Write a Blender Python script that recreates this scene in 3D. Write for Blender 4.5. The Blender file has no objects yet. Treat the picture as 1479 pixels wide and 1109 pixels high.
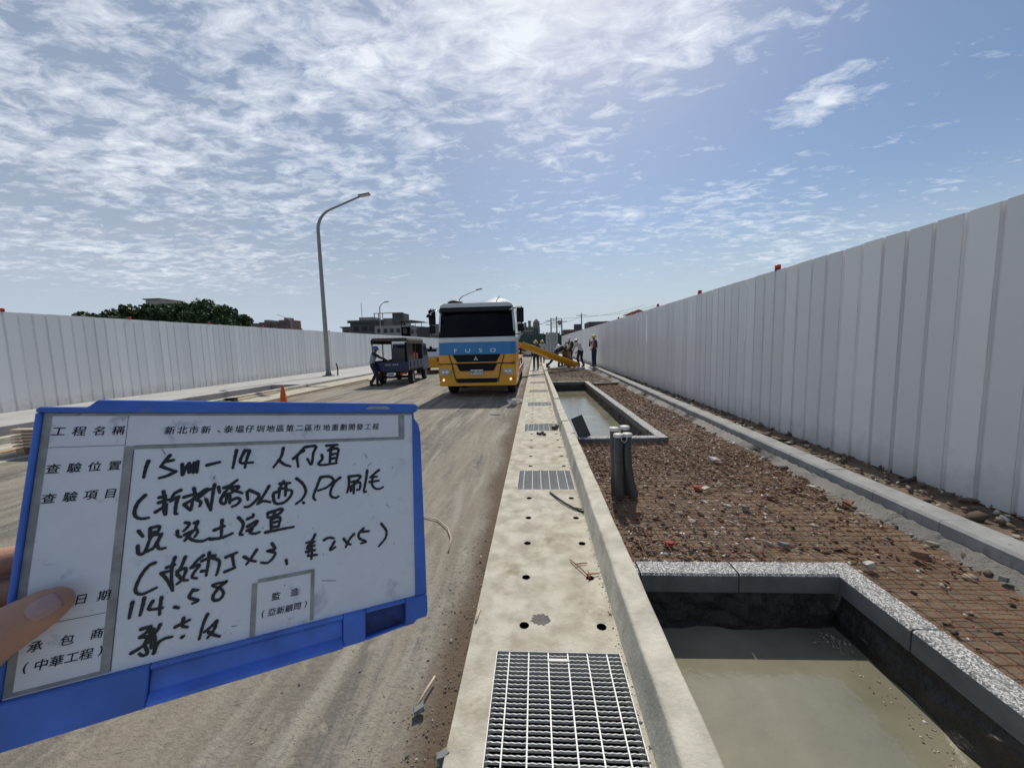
import bpy, bmesh, math, random
import numpy as np
from mathutils import Vector, Matrix, Quaternion
random.seed(7); rng=np.random.default_rng(7)
S=bpy.context.scene; COL=S.collection
R=math.radians
# ---------------- camera ----------------
cd=bpy.data.cameras.new('camera'); cam=bpy.data.objects.new('camera',cd); COL.objects.link(cam)
cd.sensor_width=36; cd.sensor_fit='HORIZONTAL'; cd.lens=36*560/1479; cd.clip_start=.02; cd.clip_end=5000
CR=Matrix(((0.99792432,0.01871334,0.06161872),(0.05940347,0.10196117,-0.99301317),(-0.02486531,0.99461235,0.1006379)))
cam.matrix_world=Matrix.Translation((0,0,1.6))@CR.to_4x4()
S.camera=cam
# ---------------- light ----------------
SUN_EL=R(51); SUN_AZ=R(6)      # azimuth from +Y towards +X
w=bpy.data.worlds.new('World'); S.world=w; w.use_nodes=True
nt=w.node_tree; N=nt.nodes; LK=nt.links; N.clear()
def nd(t,**k):
    n=N.new(t)
    for a,b in k.items(): setattr(n,a,b)
    return n
def mth(op,a,b=None,c=None,clamp=False):
    n=N.new('ShaderNodeMath'); n.operation=op; n.use_clamp=clamp
    for i,v in enumerate((a,b,c)):
        if v is None: continue
        if isinstance(v,(int,float)): n.inputs[i].default_value=v
        else: LK.new(v,n.inputs[i])
    return n.outputs[0]
out=nd('ShaderNodeOutputWorld'); bg=nd('ShaderNodeBackground'); LK.new(bg.outputs[0],out.inputs[0])
sky=nd('ShaderNodeTexSky',sky_type='NISHITA',sun_disc=False,sun_elevation=SUN_EL,sun_rotation=SUN_AZ,altitude=20,air_density=1.0,dust_density=.9,ozone_density=1.6)
SKY_STRENGTH=.135
bg.inputs[1].default_value=SKY_STRENGTH
tc=nd('ShaderNodeTexCoord'); nz=nd('ShaderNodeVectorMath',operation='NORMALIZE'); LK.new(tc.outputs['Generated'],nz.inputs[0])
sp=nd('ShaderNodeSeparateXYZ'); LK.new(nz.outputs[0],sp.inputs[0])
zz=mth('ADD',mth('MAXIMUM',sp.outputs[2],0.0),.08)
px_=mth('DIVIDE',sp.outputs[0],zz); py_=mth('DIVIDE',sp.outputs[1],zz)
cb=nd('ShaderNodeCombineXYZ'); LK.new(px_,cb.inputs[0]); LK.new(py_,cb.inputs[1])
def wnoise(scale,detail,rough,sx=1,sy=1,rot=0,dist=0,off=(0,0,0)):
    mp=nd('ShaderNodeMapping'); LK.new(cb.outputs[0],mp.inputs[0])
    mp.inputs['Scale'].default_value=(sx,sy,1); mp.inputs['Rotation'].default_value=(0,0,rot); mp.inputs['Location'].default_value=off
    n=nd('ShaderNodeTexNoise'); LK.new(mp.outputs[0],n.inputs['Vector'])
    n.inputs['Scale'].default_value=scale; n.inputs['Detail'].default_value=detail; n.inputs['Roughness'].default_value=rough; n.inputs['Distortion'].default_value=dist
    return n.outputs['Fac']
# soft cloud regions in the plane of the cloud layer
mask=None
for (cx,cy,r,wt) in [(-.68,1.16,.55,.95),(-.13,1.22,.50,1.15),(.36,1.21,.30,1.1),(-.46,1.61,.35,.8),(-.12,1.48,.32,.95),(.11,2.14,.45,.55),(.24,1.72,.25,.6),
    (-1.12,2.21,.9,.75),(-1.13,1.38,.6,.8),(-1.5,1.06,.6,.45),(-2.3,1.7,1.2,.6),(1.03,1.56,.17,1.0),(.67,1.83,.17,.75),(2.1,2.25,.28,.6),(1.95,3.1,.9,.7),(.8,1.22,.1,.7),
    (1.4,1.45,.35,.3),(1.2,2.7,.8,.7),(.5,2.8,.9,.65),(-1.7,1.5,.9,.95),(-2.7,2.7,1.4,.8),(-.95,1.85,.6,.9),(-1.0,1.0,.5,.9),(-2.6,1.1,.8,.7),(-.4,-1.2,1.4,.7),(1.8,-.6,1.2,.6),(-2.2,-.4,1.2,.6),(0,3.9,1.4,.35)]:
    dv=nd('ShaderNodeVectorMath',operation='DISTANCE'); LK.new(cb.outputs[0],dv.inputs[0]); dv.inputs[1].default_value=(cx,cy,0)
    mr=nd('ShaderNodeMapRange',interpolation_type='SMOOTHSTEP'); LK.new(dv.outputs['Value'],mr.inputs[0])
    for i,v in ((1,0.0),(2,r*2.1),(3,wt),(4,0.0)): mr.inputs[i].default_value=v
    mask=mr.outputs[0] if mask is None else mth('MAXIMUM',mask,mr.outputs[0])
puffs=wnoise(8.0,7,.66,1,1.5,.5,.5)
big=wnoise(2.3,4,.6,1,1,0,.3,(3,1,0))
streak=wnoise(3.2,6,.65,1,3.0,.55,.6,(7,2,0))
dens=mth('ADD',mth('MULTIPLY',puffs,.50),mth('ADD',mth('MULTIPLY',big,.30),mth('MULTIPLY',streak,.20)))
thr=mth('SUBTRACT',.62,mth('MULTIPLY',mask,.205))
al=mth('MULTIPLY',mth('SUBTRACT',dens,thr),5.5,clamp=True)
al=mth('SMOOTH_MIN',al,.9,.25) if False else mth('MULTIPLY',al,.86)
# thin veil: stronger to the left and near the horizon
vl=nd('ShaderNodeMapRange',interpolation_type='SMOOTHSTEP'); LK.new(px_,vl.inputs[0])
for i,v in ((1,.9),(2,-1.9),(3,0.02),(4,.80)): vl.inputs[i].default_value=v
vh=nd('ShaderNodeMapRange',interpolation_type='SMOOTHSTEP'); LK.new(sp.outputs[2],vh.inputs[0])
for i,v in ((1,.0),(2,.38),(3,.5),(4,0.0)): vh.inputs[i].default_value=v
vn=mth('MULTIPLY_ADD',wnoise(1.6,6,.62,1,2.2,.5,.8,(1,5,0)),1.1,.42)
veil=mth('MULTIPLY',mth('SUBTRACT',1.0,mth('MULTIPLY',mth('SUBTRACT',1.0,vl.outputs[0]),mth('SUBTRACT',1.0,vh.outputs[0]))),vn,clamp=True)
VEILC=(2.35,2.75,3.45,1); HORC=(3.35,3.9,4.45,1); CLC=(5.7,6.0,6.4,1)
hs=nd('ShaderNodeHueSaturation'); hs.inputs['Saturation'].default_value=1.12; hs.inputs['Value'].default_value=.56; LK.new(sky.outputs[0],hs.inputs['Color'])
m1=nd('ShaderNodeMix',data_type='RGBA'); LK.new(veil,m1.inputs[0]); LK.new(hs.outputs[0],m1.inputs[6]); m1.inputs[7].default_value=VEILC
hz=nd('ShaderNodeMapRange',interpolation_type='SMOOTHSTEP'); LK.new(sp.outputs[2],hz.inputs[0])
for i,v in ((1,.0),(2,.30),(3,.85),(4,0.0)): hz.inputs[i].default_value=v
m0=nd('ShaderNodeMix',data_type='RGBA'); LK.new(hz.outputs[0],m0.inputs[0]); LK.new(m1.outputs[2],m0.inputs[6]); m0.inputs[7].default_value=HORC
m2=nd('ShaderNodeMix',data_type='RGBA'); LK.new(al,m2.inputs[0]); LK.new(m0.outputs[2],m2.inputs[6]); m2.inputs[7].default_value=CLC
LK.new(m2.outputs[2],bg.inputs[0])
sl=bpy.data.lights.new('sun','SUN'); sl.energy=2.8; sl.angle=R(.6); sl.color=(1,.94,.84)
so=bpy.data.objects.new('sun',sl); COL.objects.link(so)
sd=Vector((math.sin(SUN_AZ)*math.cos(SUN_EL),math.cos(SUN_AZ)*math.cos(SUN_EL),math.sin(SUN_EL)))
so.rotation_euler=(-sd).to_track_quat('-Z','Y').to_euler(); so.location=sd*100
S.view_settings.view_transform='Standard'; S.view_settings.look='None'; S.view_settings.gamma=1; S.view_settings.use_curve_mapping=False
S.view_settings.exposure=.25
# ---------------- helpers ----------------
def tag(o,label=None,cat=None,group=None,kind=None):
    for k,v in (('label',label),('category',cat),('group',group),('kind',kind)):
        if v: o[k]=v
    return o
def empty(name,loc=(0,0,0),rz=0,label=None,cat=None,group=None):
    o=bpy.data.objects.new(name,None); COL.objects.link(o); o.location=loc; o.rotation_euler=(0,0,rz); o.empty_display_size=.1
    return tag(o,label,cat,group)
def link(name,me,parent=None,loc=None,rot=None):
    o=bpy.data.objects.new(name,me); COL.objects.link(o)
    if parent is not None: o.parent=parent
    if loc is not None: o.location=loc
    if rot is not None: o.rotation_euler=rot
    return o
_kids={}
def copy_tree(o,parent=None,loc=None,rz=None):
    c=o.copy(); COL.objects.link(c)
    if parent is not None: c.parent=parent
    if loc is not None: c.location=loc
    if rz is not None: c.rotation_euler=(0,0,rz)
    for ch in list(o.children): copy_tree(ch,c)
    return c
class MB:
    def __init__(s): s.v=[];s.f=[];s.sm=[]
    def add(s,vs,fs,smooth=False):
        b=len(s.v); s.v+= [tuple(v) for v in vs]; s.f+=[tuple(i+b for i in f) for f in fs]; s.sm+=[smooth]*len(fs); return s
    def box(s,c,d,rot=None):
        x,y,z=[k/2 for k in d]
        vs=[Vector((i*x,j*y,k*z)) for i in(-1,1) for j in(-1,1) for k in(-1,1)]
        if rot is not None: vs=[rot@v for v in vs]
        c=Vector(c); vs=[v+c for v in vs]
        return s.add(vs,[(0,1,3,2),(4,6,7,5),(0,4,5,1),(2,3,7,6),(0,2,6,4),(1,5,7,3)])
    def bb(s,x0,x1,y0,y1,z0,z1): return s.box(((x0+x1)/2,(y0+y1)/2,(z0+z1)/2),(abs(x1-x0),abs(y1-y0),abs(z1-z0)))
    def prism(s,poly,axis,a,b):
        # poly: list of 2D pts in the plane normal to axis
        def P(p,t): return {'x':(t,p[0],p[1]),'y':(p[0],t,p[1]),'z':(p[0],p[1],t)}[axis]
        n=len(poly); vs=[P(p,a) for p in poly]+[P(p,b) for p in poly]
        fs=[tuple(range(n))[::-1],tuple(range(n,2*n))]+[(i,(i+1)%n,(i+1)%n+n,i+n) for i in range(n)]
        return s.add(vs,fs)
    def tube(s,pts,r,n=8,cap=True,smooth=True):
        pts=[Vector(p) for p in pts]; rr=r if isinstance(r,(list,tuple)) else [r]*len(pts)
        vs=[];fs=[];up=None
        for i,p in enumerate(pts):
            t=(pts[min(i+1,len(pts)-1)]-pts[max(i-1,0)]).normalized()
            if up is None: up=Vector((0,0,1)) if abs(t.z)<.9 else Vector((1,0,0))
            a=t.cross(up).normalized(); up=a.cross(t).normalized()
            for k in range(n):
                q=2*math.pi*k/n; vs.append(p+(a*math.cos(q)+up*math.sin(q))*rr[i])
        for i in range(len(pts)-1):
            for k in range(n): fs.append((i*n+k,i*n+(k+1)%n,(i+1)*n+(k+1)%n,(i+1)*n+k))
        s.add(vs,fs,smooth)
        if cap:
            b=len(s.v)-len(vs); s.f.append(tuple(b+k for k in range(n))[::-1]); s.f.append(tuple(b+(len(pts)-1)*n+k for k in range(n))); s.sm+=[False,False]
        return s
    def cyl(s,a,b,r,n=16,r2=None): return s.tube([a,b],[r,r if r2 is None else r2],n)
    def lathe(s,prof,c=(0,0,0),axis='z',n=20,smooth=True):
        vs=[];fs=[]
        for (r,h) in prof:
            for k in range(n):
                q=2*math.pi*k/n; x,y=r*math.cos(q),r*math.sin(q)
                p={'z':(x,y,h),'x':(h,x,y),'y':(x,h,y)}[axis]; vs.append((p[0]+c[0],p[1]+c[1],p[2]+c[2]))
        for i in range(len(prof)-1):
            for k in range(n): fs.append((i*n+k,i*n+(k+1)%n,(i+1)*n+(k+1)%n,(i+1)*n+k))
        return s.add(vs,fs,smooth)
    def mesh(s,name,m=None):
        me=bpy.data.meshes.new(name); me.from_pydata([tuple(v) for v in s.v],[],s.f)
        me.polygons.foreach_set('use_smooth',s.sm)
        bm=bmesh.new(); bm.from_mesh(me); bmesh.ops.recalc_face_normals(bm,faces=bm.faces); bm.to_mesh(me); bm.free()
        if m: me.materials.append(m)
        return me
    def build(s,name,m,parent=None,loc=None,rot=None,bevel=0):
        o=link(name,s.mesh(name,m),parent,loc,rot)
        if bevel:
            b=o.modifiers.new('b','BEVEL'); b.width=bevel; b.segments=2; b.limit_method='ANGLE'; b.angle_limit=R(40)
        return o
def soup(name,V,F,m,parent=None):
    me=bpy.data.meshes.new(name); me.vertices.add(len(V)); me.vertices.foreach_set('co',np.asarray(V,np.float32).ravel())
    F=np.asarray(F,np.int32); k=F.shape[1]
    me.loops.add(F.size); me.loops.foreach_set('vertex_index',F.ravel()); me.polygons.add(len(F))
    me.polygons.foreach_set('loop_start',np.arange(0,F.size,k,dtype=np.int32)); me.polygons.foreach_set('loop_total',np.full(len(F),k,np.int32))
    me.update(calc_edges=True); me.materials.append(m)
    return link(name,me,parent)
# ---------------- materials ----------------
def mat(name,c,rough=.7,metal=0,var=.0,vs=3.0,c2=None,bump=0,bs=40,spec=.5,stretch=(1,1,1),emit=None,detail=6,coat=0,rough_var=0,contrast=(.3,.7),bdist=.01,stain=None):
    m=bpy.data.materials.new(name); m.use_nodes=True; t=m.node_tree; n=t.nodes; b=n['Principled BSDF']
    b.inputs['Roughness'].default_value=rough; b.inputs['Metallic'].default_value=metal; b.inputs['Specular IOR Level'].default_value=spec
    b.inputs['Base Color'].default_value=(*c,1)
    if coat: b.inputs['Coat Weight'].default_value=coat
    if emit: b.inputs['Emission Color'].default_value=(*emit[0],1); b.inputs['Emission Strength'].default_value=emit[1]
    tcn=n.new('ShaderNodeTexCoord'); mp=n.new('ShaderNodeMapping'); t.links.new(tcn.outputs['Object'],mp.inputs[0]); mp.inputs['Scale'].default_value=stretch
    def noise(sc,det=detail,ro=.6,dist=0):
        x=n.new('ShaderNodeTexNoise'); t.links.new(mp.outputs[0],x.inputs['Vector']); x.inputs['Scale'].default_value=sc; x.inputs['Detail'].default_value=det; x.inputs['Roughness'].default_value=ro; x.inputs['Distortion'].default_value=dist; return x
    col=None
    if var or c2:
        x=noise(vs); r=n.new('ShaderNodeMapRange'); t.links.new(x.outputs['Fac'],r.inputs[0]); r.inputs[1].default_value=contrast[0]; r.inputs[2].default_value=contrast[1]
        mx=n.new('ShaderNodeMix'); mx.data_type='RGBA'; t.links.new(r.outputs[0],mx.inputs[0])
        mx.inputs[6].default_value=(*[k*(1-var) for k in c],1); mx.inputs[7].default_value=(*(c2 or [min(1,k*(1+var)) for k in c]),1)
        col=mx.outputs[2]
        if stain:
            x2=noise(stain[1],5,.65,.4); r2=n.new('ShaderNodeMapRange'); t.links.new(x2.outputs['Fac'],r2.inputs[0]); r2.inputs[1].default_value=stain[2]; r2.inputs[2].default_value=stain[2]+.12
            m3=n.new('ShaderNodeMix'); m3.data_type='RGBA'; t.links.new(r2.outputs[0],m3.inputs[0]); t.links.new(col,m3.inputs[6]); m3.inputs[7].default_value=(*stain[0],1); col=m3.outputs[2]
        t.links.new(col,b.inputs['Base Color'])
        if rough_var:
            r3=n.new('ShaderNodeMapRange'); t.links.new(x.outputs['Fac'],r3.inputs[0]); r3.inputs[1].default_value=.3; r3.inputs[2].default_value=.7; r3.inputs[3].default_value=max(0,rough-rough_var); r3.inputs[4].default_value=min(1,rough+rough_var); t.links.new(r3.outputs[0],b.inputs['Roughness'])
    if bump:
        x=noise(bs,5); bn=n.new('ShaderNodeBump'); bn.inputs['Strength'].default_value=bump; bn.inputs['Distance'].default_value=bdist; t.links.new(x.outputs['Fac'],bn.inputs['Height']); t.links.new(bn.outputs[0],b.inputs['Normal'])
    return m
M={}
M['conc']=mat('pale_concrete',(.36,.325,.25),.85,var=.0,c2=(.55,.515,.415),vs=6,bump=.5,bs=60,stain=((.29,.245,.17),2.6,.57),detail=12,contrast=(.36,.62))
M['kerbc']=mat('kerb_concrete',(.40,.375,.30),.85,c2=(.60,.565,.465),vs=5.5,bump=.5,bs=50,stain=((.29,.26,.20),6,.62),detail=12,contrast=(.36,.62))
M['slab']=mat('slab_concrete',(.44,.43,.40),.85,var=.13,vs=.8,bump=.2,bs=30,stain=((.30,.28,.25),.9,.6))
M['kblock']=mat('kerb_block_concrete',(.22,.22,.215),.85,c2=(.34,.34,.33),vs=5,bump=.3,bs=90,stain=((.15,.13,.11),6,.62))
M['block']=mat('shaded_block_concrete',(.10,.10,.098),.85,c2=(.17,.17,.165),vs=5,bump=.3,bs=90)  # border block side faces, their shade darkened into the colour
M['soil']=mat('brown_soil',(.095,.064,.042),.95,c2=(.205,.148,.098),vs=3.5,bump=.8,bs=22,bdist=.03,detail=9,stain=((.23,.18,.125),1.3,.60))
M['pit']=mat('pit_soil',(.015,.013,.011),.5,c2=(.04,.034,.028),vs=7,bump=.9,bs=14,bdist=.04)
M['mortar']=mat('wet_mortar',(.045,.042,.037),.6,c2=(.095,.088,.076),vs=4,bump=.7,bs=14,bdist=.03)
def paint_mat():
    m=mat('white_sheet_paint',(.775,.78,.775),.40,var=.03,vs=1.5,detail=8,stain=((.58,.585,.58),2.0,.68),stretch=(1,1,.35)); t=m.node_tree; n=t.nodes; b=n['Principled BSDF']
    src=b.inputs['Base Color'].links[0].from_socket
    oi=n.new('ShaderNodeObjectInfo'); r=n.new('ShaderNodeMapRange'); t.links.new(oi.outputs['Random'],r.inputs[0]); r.inputs[3].default_value=.90; r.inputs[4].default_value=1.04
    vm=n.new('ShaderNodeVectorMath'); vm.operation='SCALE'; t.links.new(src,vm.inputs[0]); t.links.new(r.outputs[0],vm.inputs['Scale'])
    g=n.new('ShaderNodeNewGeometry'); sx=n.new('ShaderNodeSeparateXYZ'); t.links.new(g.outputs['Position'],sx.inputs[0])
    nz_=n.new('ShaderNodeTexNoise'); t.links.new(g.outputs['Position'],nz_.inputs['Vector']); nz_.inputs['Scale'].default_value=5; nz_.inputs['Detail'].default_value=8; nz_.inputs['Roughness'].default_value=.7
    a=n.new('ShaderNodeMath'); a.operation='MULTIPLY_ADD'; t.links.new(nz_.outputs['Fac'],a.inputs[0]); a.inputs[1].default_value=-.9; t.links.new(sx.outputs[2],a.inputs[2])
    q=n.new('ShaderNodeMapRange'); t.links.new(a.outputs[0],q.inputs[0]); q.inputs[1].default_value=-.38; q.inputs[2].default_value=.02; q.inputs[3].default_value=.4; q.inputs[4].default_value=0
    n2=n.new('ShaderNodeTexNoise'); t.links.new(g.outputs['Position'],n2.inputs['Vector']); n2.inputs['Scale'].default_value=3.1; n2.inputs['Detail'].default_value=12; n2.inputs['Roughness'].default_value=.8
    q2=n.new('ShaderNodeMapRange'); t.links.new(n2.outputs['Fac'],q2.inputs[0]); q2.inputs[1].default_value=.66; q2.inputs[2].default_value=.72; q2.inputs[3].default_value=0; q2.inputs[4].default_value=.35
    mxx=n.new('ShaderNodeMath'); mxx.operation='MAXIMUM'; t.links.new(q.outputs[0],mxx.inputs[0]); t.links.new(q2.outputs[0],mxx.inputs[1])
    mx=n.new('ShaderNodeMix'); mx.data_type='RGBA'; t.links.new(mxx.outputs[0],mx.inputs[0]); t.links.new(vm.outputs[0],mx.inputs[6]); mx.inputs[7].default_value=(.33,.29,.24,1); t.links.new(mx.outputs[2],b.inputs['Base Color'])
    return m
M['paint']=paint_mat()
M['redlamp']=mat('red_plastic',(.55,.01,.015),.3)
M['rust']=mat('rusty_wire',(.20,.075,.03),.9,c2=(.34,.15,.065),vs=9)
M['galv']=mat('galvanised_steel',(.46,.47,.46),.5,.2,var=.15,vs=30)
M['dark']=mat('dark_rubber',(.018,.018,.018),.75,var=.3,vs=5)
M['black']=mat('black_plastic',(.008,.008,.01),.5,spec=.2)
M['pvc']=mat('grey_pvc',(.05,.054,.053),.38,c2=(.09,.094,.09),vs=6,stretch=(1,1,.4),stain=((.13,.12,.10),9,.66))
M['cap']=mat('white_cap',(.62,.61,.56),.5,var=.12,vs=20)
M['wood']=mat('weathered_wood',(.30,.21,.12),.85,c2=(.48,.36,.23),vs=6,stretch=(8,1,8),bump=.3,bs=30)
M['palew']=mat('pale_timber',(.45,.36,.26),.85,c2=(.60,.50,.38),vs=6,stretch=(1,8,8))
M['yel']=mat('yellow_paint',(.74,.36,.01),.32,var=.1,vs=2,coat=.3,stain=((.30,.17,.05),4,.66))
M['ycab']=mat('cab_yellow_paint',(.78,.35,.006),.3,var=.06,vs=2,coat=.2,stain=((.42,.27,.10),3,.63))
M['bcab']=mat('cab_blue_paint',(.008,.19,.46),.3,var=.06,vs=2,coat=.2,stain=((.12,.22,.33),3,.63))
M['wcab']=mat('cab_white_paint',(.62,.65,.66),.3,var=.06,vs=2,coat=.4)
M['navy']=mat('navy_paint',(.008,.022,.085),.4,var=.2,vs=3,stain=((.12,.11,.10),4,.64))
M['lblue']=mat('blue_truck_paint',(.012,.045,.12),.4,var=.15,vs=3,stain=((.2,.19,.17),4,.64))
M['glass']=mat('dark_glass',(.004,.005,.007),.08,spec=.12)
M['chrome']=mat('chrome',(.65,.66,.67),.2,1)
M['lens']=mat('lamp_glass',(.45,.46,.46),.12,.3,spec=.8)
M['lit']=mat('lit_lamp',(1,.95,.85),.3,emit=((1,.9,.7),.9))
M['plate']=mat('plate_white',(.7,.71,.69),.5)
M['ink']=mat('black_ink',(.006,.006,.009),.32)
M['ink2']=mat('printed_ink',(.02,.02,.03),.7)
M['red']=mat('red_paint',(.45,.02,.015),.4)
M['orange']=mat('orange_plastic',(.62,.12,.02),.5,var=.15,vs=8)
M['canvas']=mat('grey_canvas',(.05,.05,.044),.9,c2=(.09,.088,.078),vs=4)
M['bldg']=mat('grey_render',(.16,.16,.16),.9,c2=(.24,.235,.22),vs=.6)
M['bldg2']=mat('pale_render',(.28,.28,.27),.9,c2=(.38,.37,.35),vs=.6)
M['bldg3']=mat('dark_render',(.07,.075,.08),.9,c2=(.12,.12,.12),vs=.5)
M['brickr']=mat('reddish_tile_wall',(.16,.10,.09),.9,var=.15,vs=.4)
M['win']=mat('far_window',(.03,.035,.04),.25)
M['net']=mat('green_netting',(.035,.07,.055),.95,var=.3,vs=1)
M['leaf']=mat('tree_leaves',(.028,.055,.014),.65,c2=(.07,.12,.03),vs=.7,spec=.2)
M['bark']=mat('bark',(.09,.065,.045),.95,var=.3,vs=6)
M['pole']=mat('lamp_post_paint',(.26,.27,.27),.45,.3,var=.1,vs=2)
M['fbrown']=mat('rusty_base_rail',(.15,.035,.025),.7,c2=(.09,.03,.02),vs=5)
def water_mat():
    m=mat('muddy_water',(.17,.158,.108),.03,c2=(.29,.27,.19),vs=1.4,spec=.8,bump=.22,bs=4.5,bdist=.03,detail=4)
    return m
M['water']=water_mat()
def granite():
    m=mat('speckled_washed_stone',(.3,.3,.3),.8,bump=1.0,bs=150,bdist=.006); t=m.node_tree; n=t.nodes
    tc=n.new('ShaderNodeTexCoord'); v=n.new('ShaderNodeTexVoronoi'); v.inputs['Scale'].default_value=150; t.links.new(tc.outputs['Object'],v.inputs['Vector'])
    s=n.new('ShaderNodeSeparateColor'); t.links.new(v.outputs['Color'],s.inputs[0])
    r=n.new('ShaderNodeValToRGB'); t.links.new(s.outputs[0],r.inputs[0]); r.color_ramp.interpolation='CONSTANT'
    e=r.color_ramp.elements; e[0].color=(.15,.15,.15,1); e[0].position=0; e[1].position=.32; e[1].color=(.27,.27,.26,1)
    x=e.new(.6); x.color=(.50,.49,.47,1); x=e.new(.85); x.color=(.72,.71,.68,1)
    t.links.new(r.outputs[0],n['Principled BSDF'].inputs['Base Color']); return m
M['granite']=granite()
def island(name,cols,rough=.9,hv=.0):
    m=bpy.data.materials.new(name); m.use_nodes=True; t=m.node_tree; n=t.nodes; b=n['Principled BSDF']; b.inputs['Roughness'].default_value=rough
    g=n.new('ShaderNodeNewGeometry'); r=n.new('ShaderNodeValToRGB'); t.links.new(g.outputs['Random Per Island'],r.inputs[0]); r.color_ramp.interpolation='CONSTANT'
    e=r.color_ramp.elements
    e[0].position=0; e[0].color=(*cols[0][1],1); e[1].position=cols[1][0]; e[1].color=(*cols[1][1],1)
    for p,c in cols[2:]: x=e.new(p); x.color=(*c,1)
    t.links.new(r.outputs[0],b.inputs['Base Color']); return m
M['gravel']=island('rubble_gravel',[(0,(.085,.060,.042)),(.22,(.14,.105,.075)),(.44,(.21,.165,.12)),(.62,(.15,.095,.07)),(.69,(.32,.28,.22)),(.82,(.13,.13,.125)),(.86,(.44,.41,.35)),(.94,(.62,.60,.55))])
M['grit']=island('road_grit',[(0,(.16,.14,.11)),(.4,(.27,.24,.19)),(.7,(.10,.09,.08)),(.9,(.45,.42,.36))])
M['foliage']=island('leaf_clumps',[(0,(.022,.045,.012)),(.3,(.035,.07,.018)),(.6,(.055,.10,.028)),(.85,(.085,.13,.04))],.6)
def road_mat():
    m=bpy.data.materials.new('dusty_road'); m.use_nodes=True; t=m.node_tree; n=t.nodes; b=n['Principled BSDF']; b.inputs['Roughness'].default_value=.9
    tc=n.new('ShaderNodeTexCoord')
    def noise(sc,stretch,det=6,ro=.6,dist=0,rot=0):
        mp=n.new('ShaderNodeMapping'); t.links.new(tc.outputs['Object'],mp.inputs[0]); mp.inputs['Scale'].default_value=stretch; mp.inputs['Rotation'].default_value=(0,0,rot)
        x=n.new('ShaderNodeTexNoise'); t.links.new(mp.outputs[0],x.inputs['Vector']); x.inputs['Scale'].default_value=sc; x.inputs['Detail'].default_value=det; x.inputs['Roughness'].default_value=ro; x.inputs['Distortion'].default_value=dist; return x.outputs['Fac']
    def ramp(f,a,b_): 
        r=n.new('ShaderNodeMapRange'); r.interpolation_type='SMOOTHSTEP'; t.links.new(f,r.inputs[0]); r.inputs[1].default_value=a; r.inputs[2].default_value=b_; return r.outputs[0]
    def mix(f,a,c,k=1):
        x=n.new('ShaderNodeMix'); x.data_type='RGBA'; t.links.new(f,x.inputs[0])
        for i,q in ((6,a),(7,c)):
            if isinstance(q,tuple): x.inputs[i].default_value=(*q,1)
            else: t.links.new(q,x.inputs[i])
        return x.outputs[2]
    c=mix(ramp(noise(.9,(1.5,.14,1),7,.66,.2),.38,.62),(.125,.116,.096),(.27,.235,.178))
    c=mix(ramp(noise(3.2,(1.8,.16,1),6,.65,.3,.06),.45,.68),c,(.34,.31,.25))
    c=mix(ramp(noise(1.6,(1.6,.22,1),8,.7,.35,.1),.55,.68),c,(.12,.118,.11))
    c=mix(ramp(noise(45,(1,1,1),4,.7),.55,.75),c,(.22,.19,.15))
    c=mix(ramp(noise(11,(1,.7,1),8,.72,.3),.50,.68),c,(.31,.275,.215))
    c=mix(ramp(noise(17,(1,.8,1),8,.75),.58,.70),c,(.15,.138,.115))
    # tread marks along the travel direction
    wv=n.new('ShaderNodeTexWave'); mp=n.new('ShaderNodeMapping'); t.links.new(tc.outputs['Object'],mp.inputs[0]); mp.inputs['Rotation'].default_value=(0,0,.5); t.links.new(mp.outputs[0],wv.inputs['Vector']); wv.inputs['Scale'].default_value=7; wv.inputs['Distortion'].default_value=5; wv.inputs['Detail'].default_value=3; wv.inputs['Detail Scale'].default_value=.8
    tr=n.new('ShaderNodeMath'); tr.operation='MULTIPLY'; t.links.new(wv.outputs['Fac'],tr.inputs[0]); t.links.new(ramp(noise(.6,(2.5,.15,1),3),.5,.6),tr.inputs[1])
    k=n.new('ShaderNodeMath'); k.operation='MULTIPLY'; t.links.new(tr.outputs[0],k.inputs[0]); k.inputs[1].default_value=.07
    c=mix(k.outputs[0],c,(.14,.125,.10))
    # damp mud next to the gutter
    sx=n.new('ShaderNodeSeparateXYZ'); t.links.new(tc.outputs['Object'],sx.inputs[0])
    ad=n.new('ShaderNodeMath'); ad.operation='MULTIPLY_ADD'; t.links.new(noise(1.2,(1,.5,1),5),ad.inputs[0]); ad.inputs[1].default_value=.55; t.links.new(sx.outputs[0],ad.inputs[2])
    mud=ramp(ad.outputs[0],-.37,-.17)
    c=mix(mud,c,(.125,.088,.055))
    t.links.new(c,b.inputs['Base Color'])
    bn=n.new('ShaderNodeBump'); bn.inputs['Strength'].default_value=.8; bn.inputs['Distance'].default_value=.02; 
    add=n.new('ShaderNodeMath'); add.operation='ADD'; t.links.new(noise(38,(1,1,1),5,.7),add.inputs[0]); t.links.new(noise(7,(1.5,.4,1),6,.65,.5),add.inputs[1]); t.links.new(add.outputs[0],bn.inputs['Height']); t.links.new(bn.outputs[0],b.inputs['Normal'])
    return m
M['road']=road_mat()
M['ground']=mat('far_ground',(.18,.16,.12),.95,var=.3,vs=.05)
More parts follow.
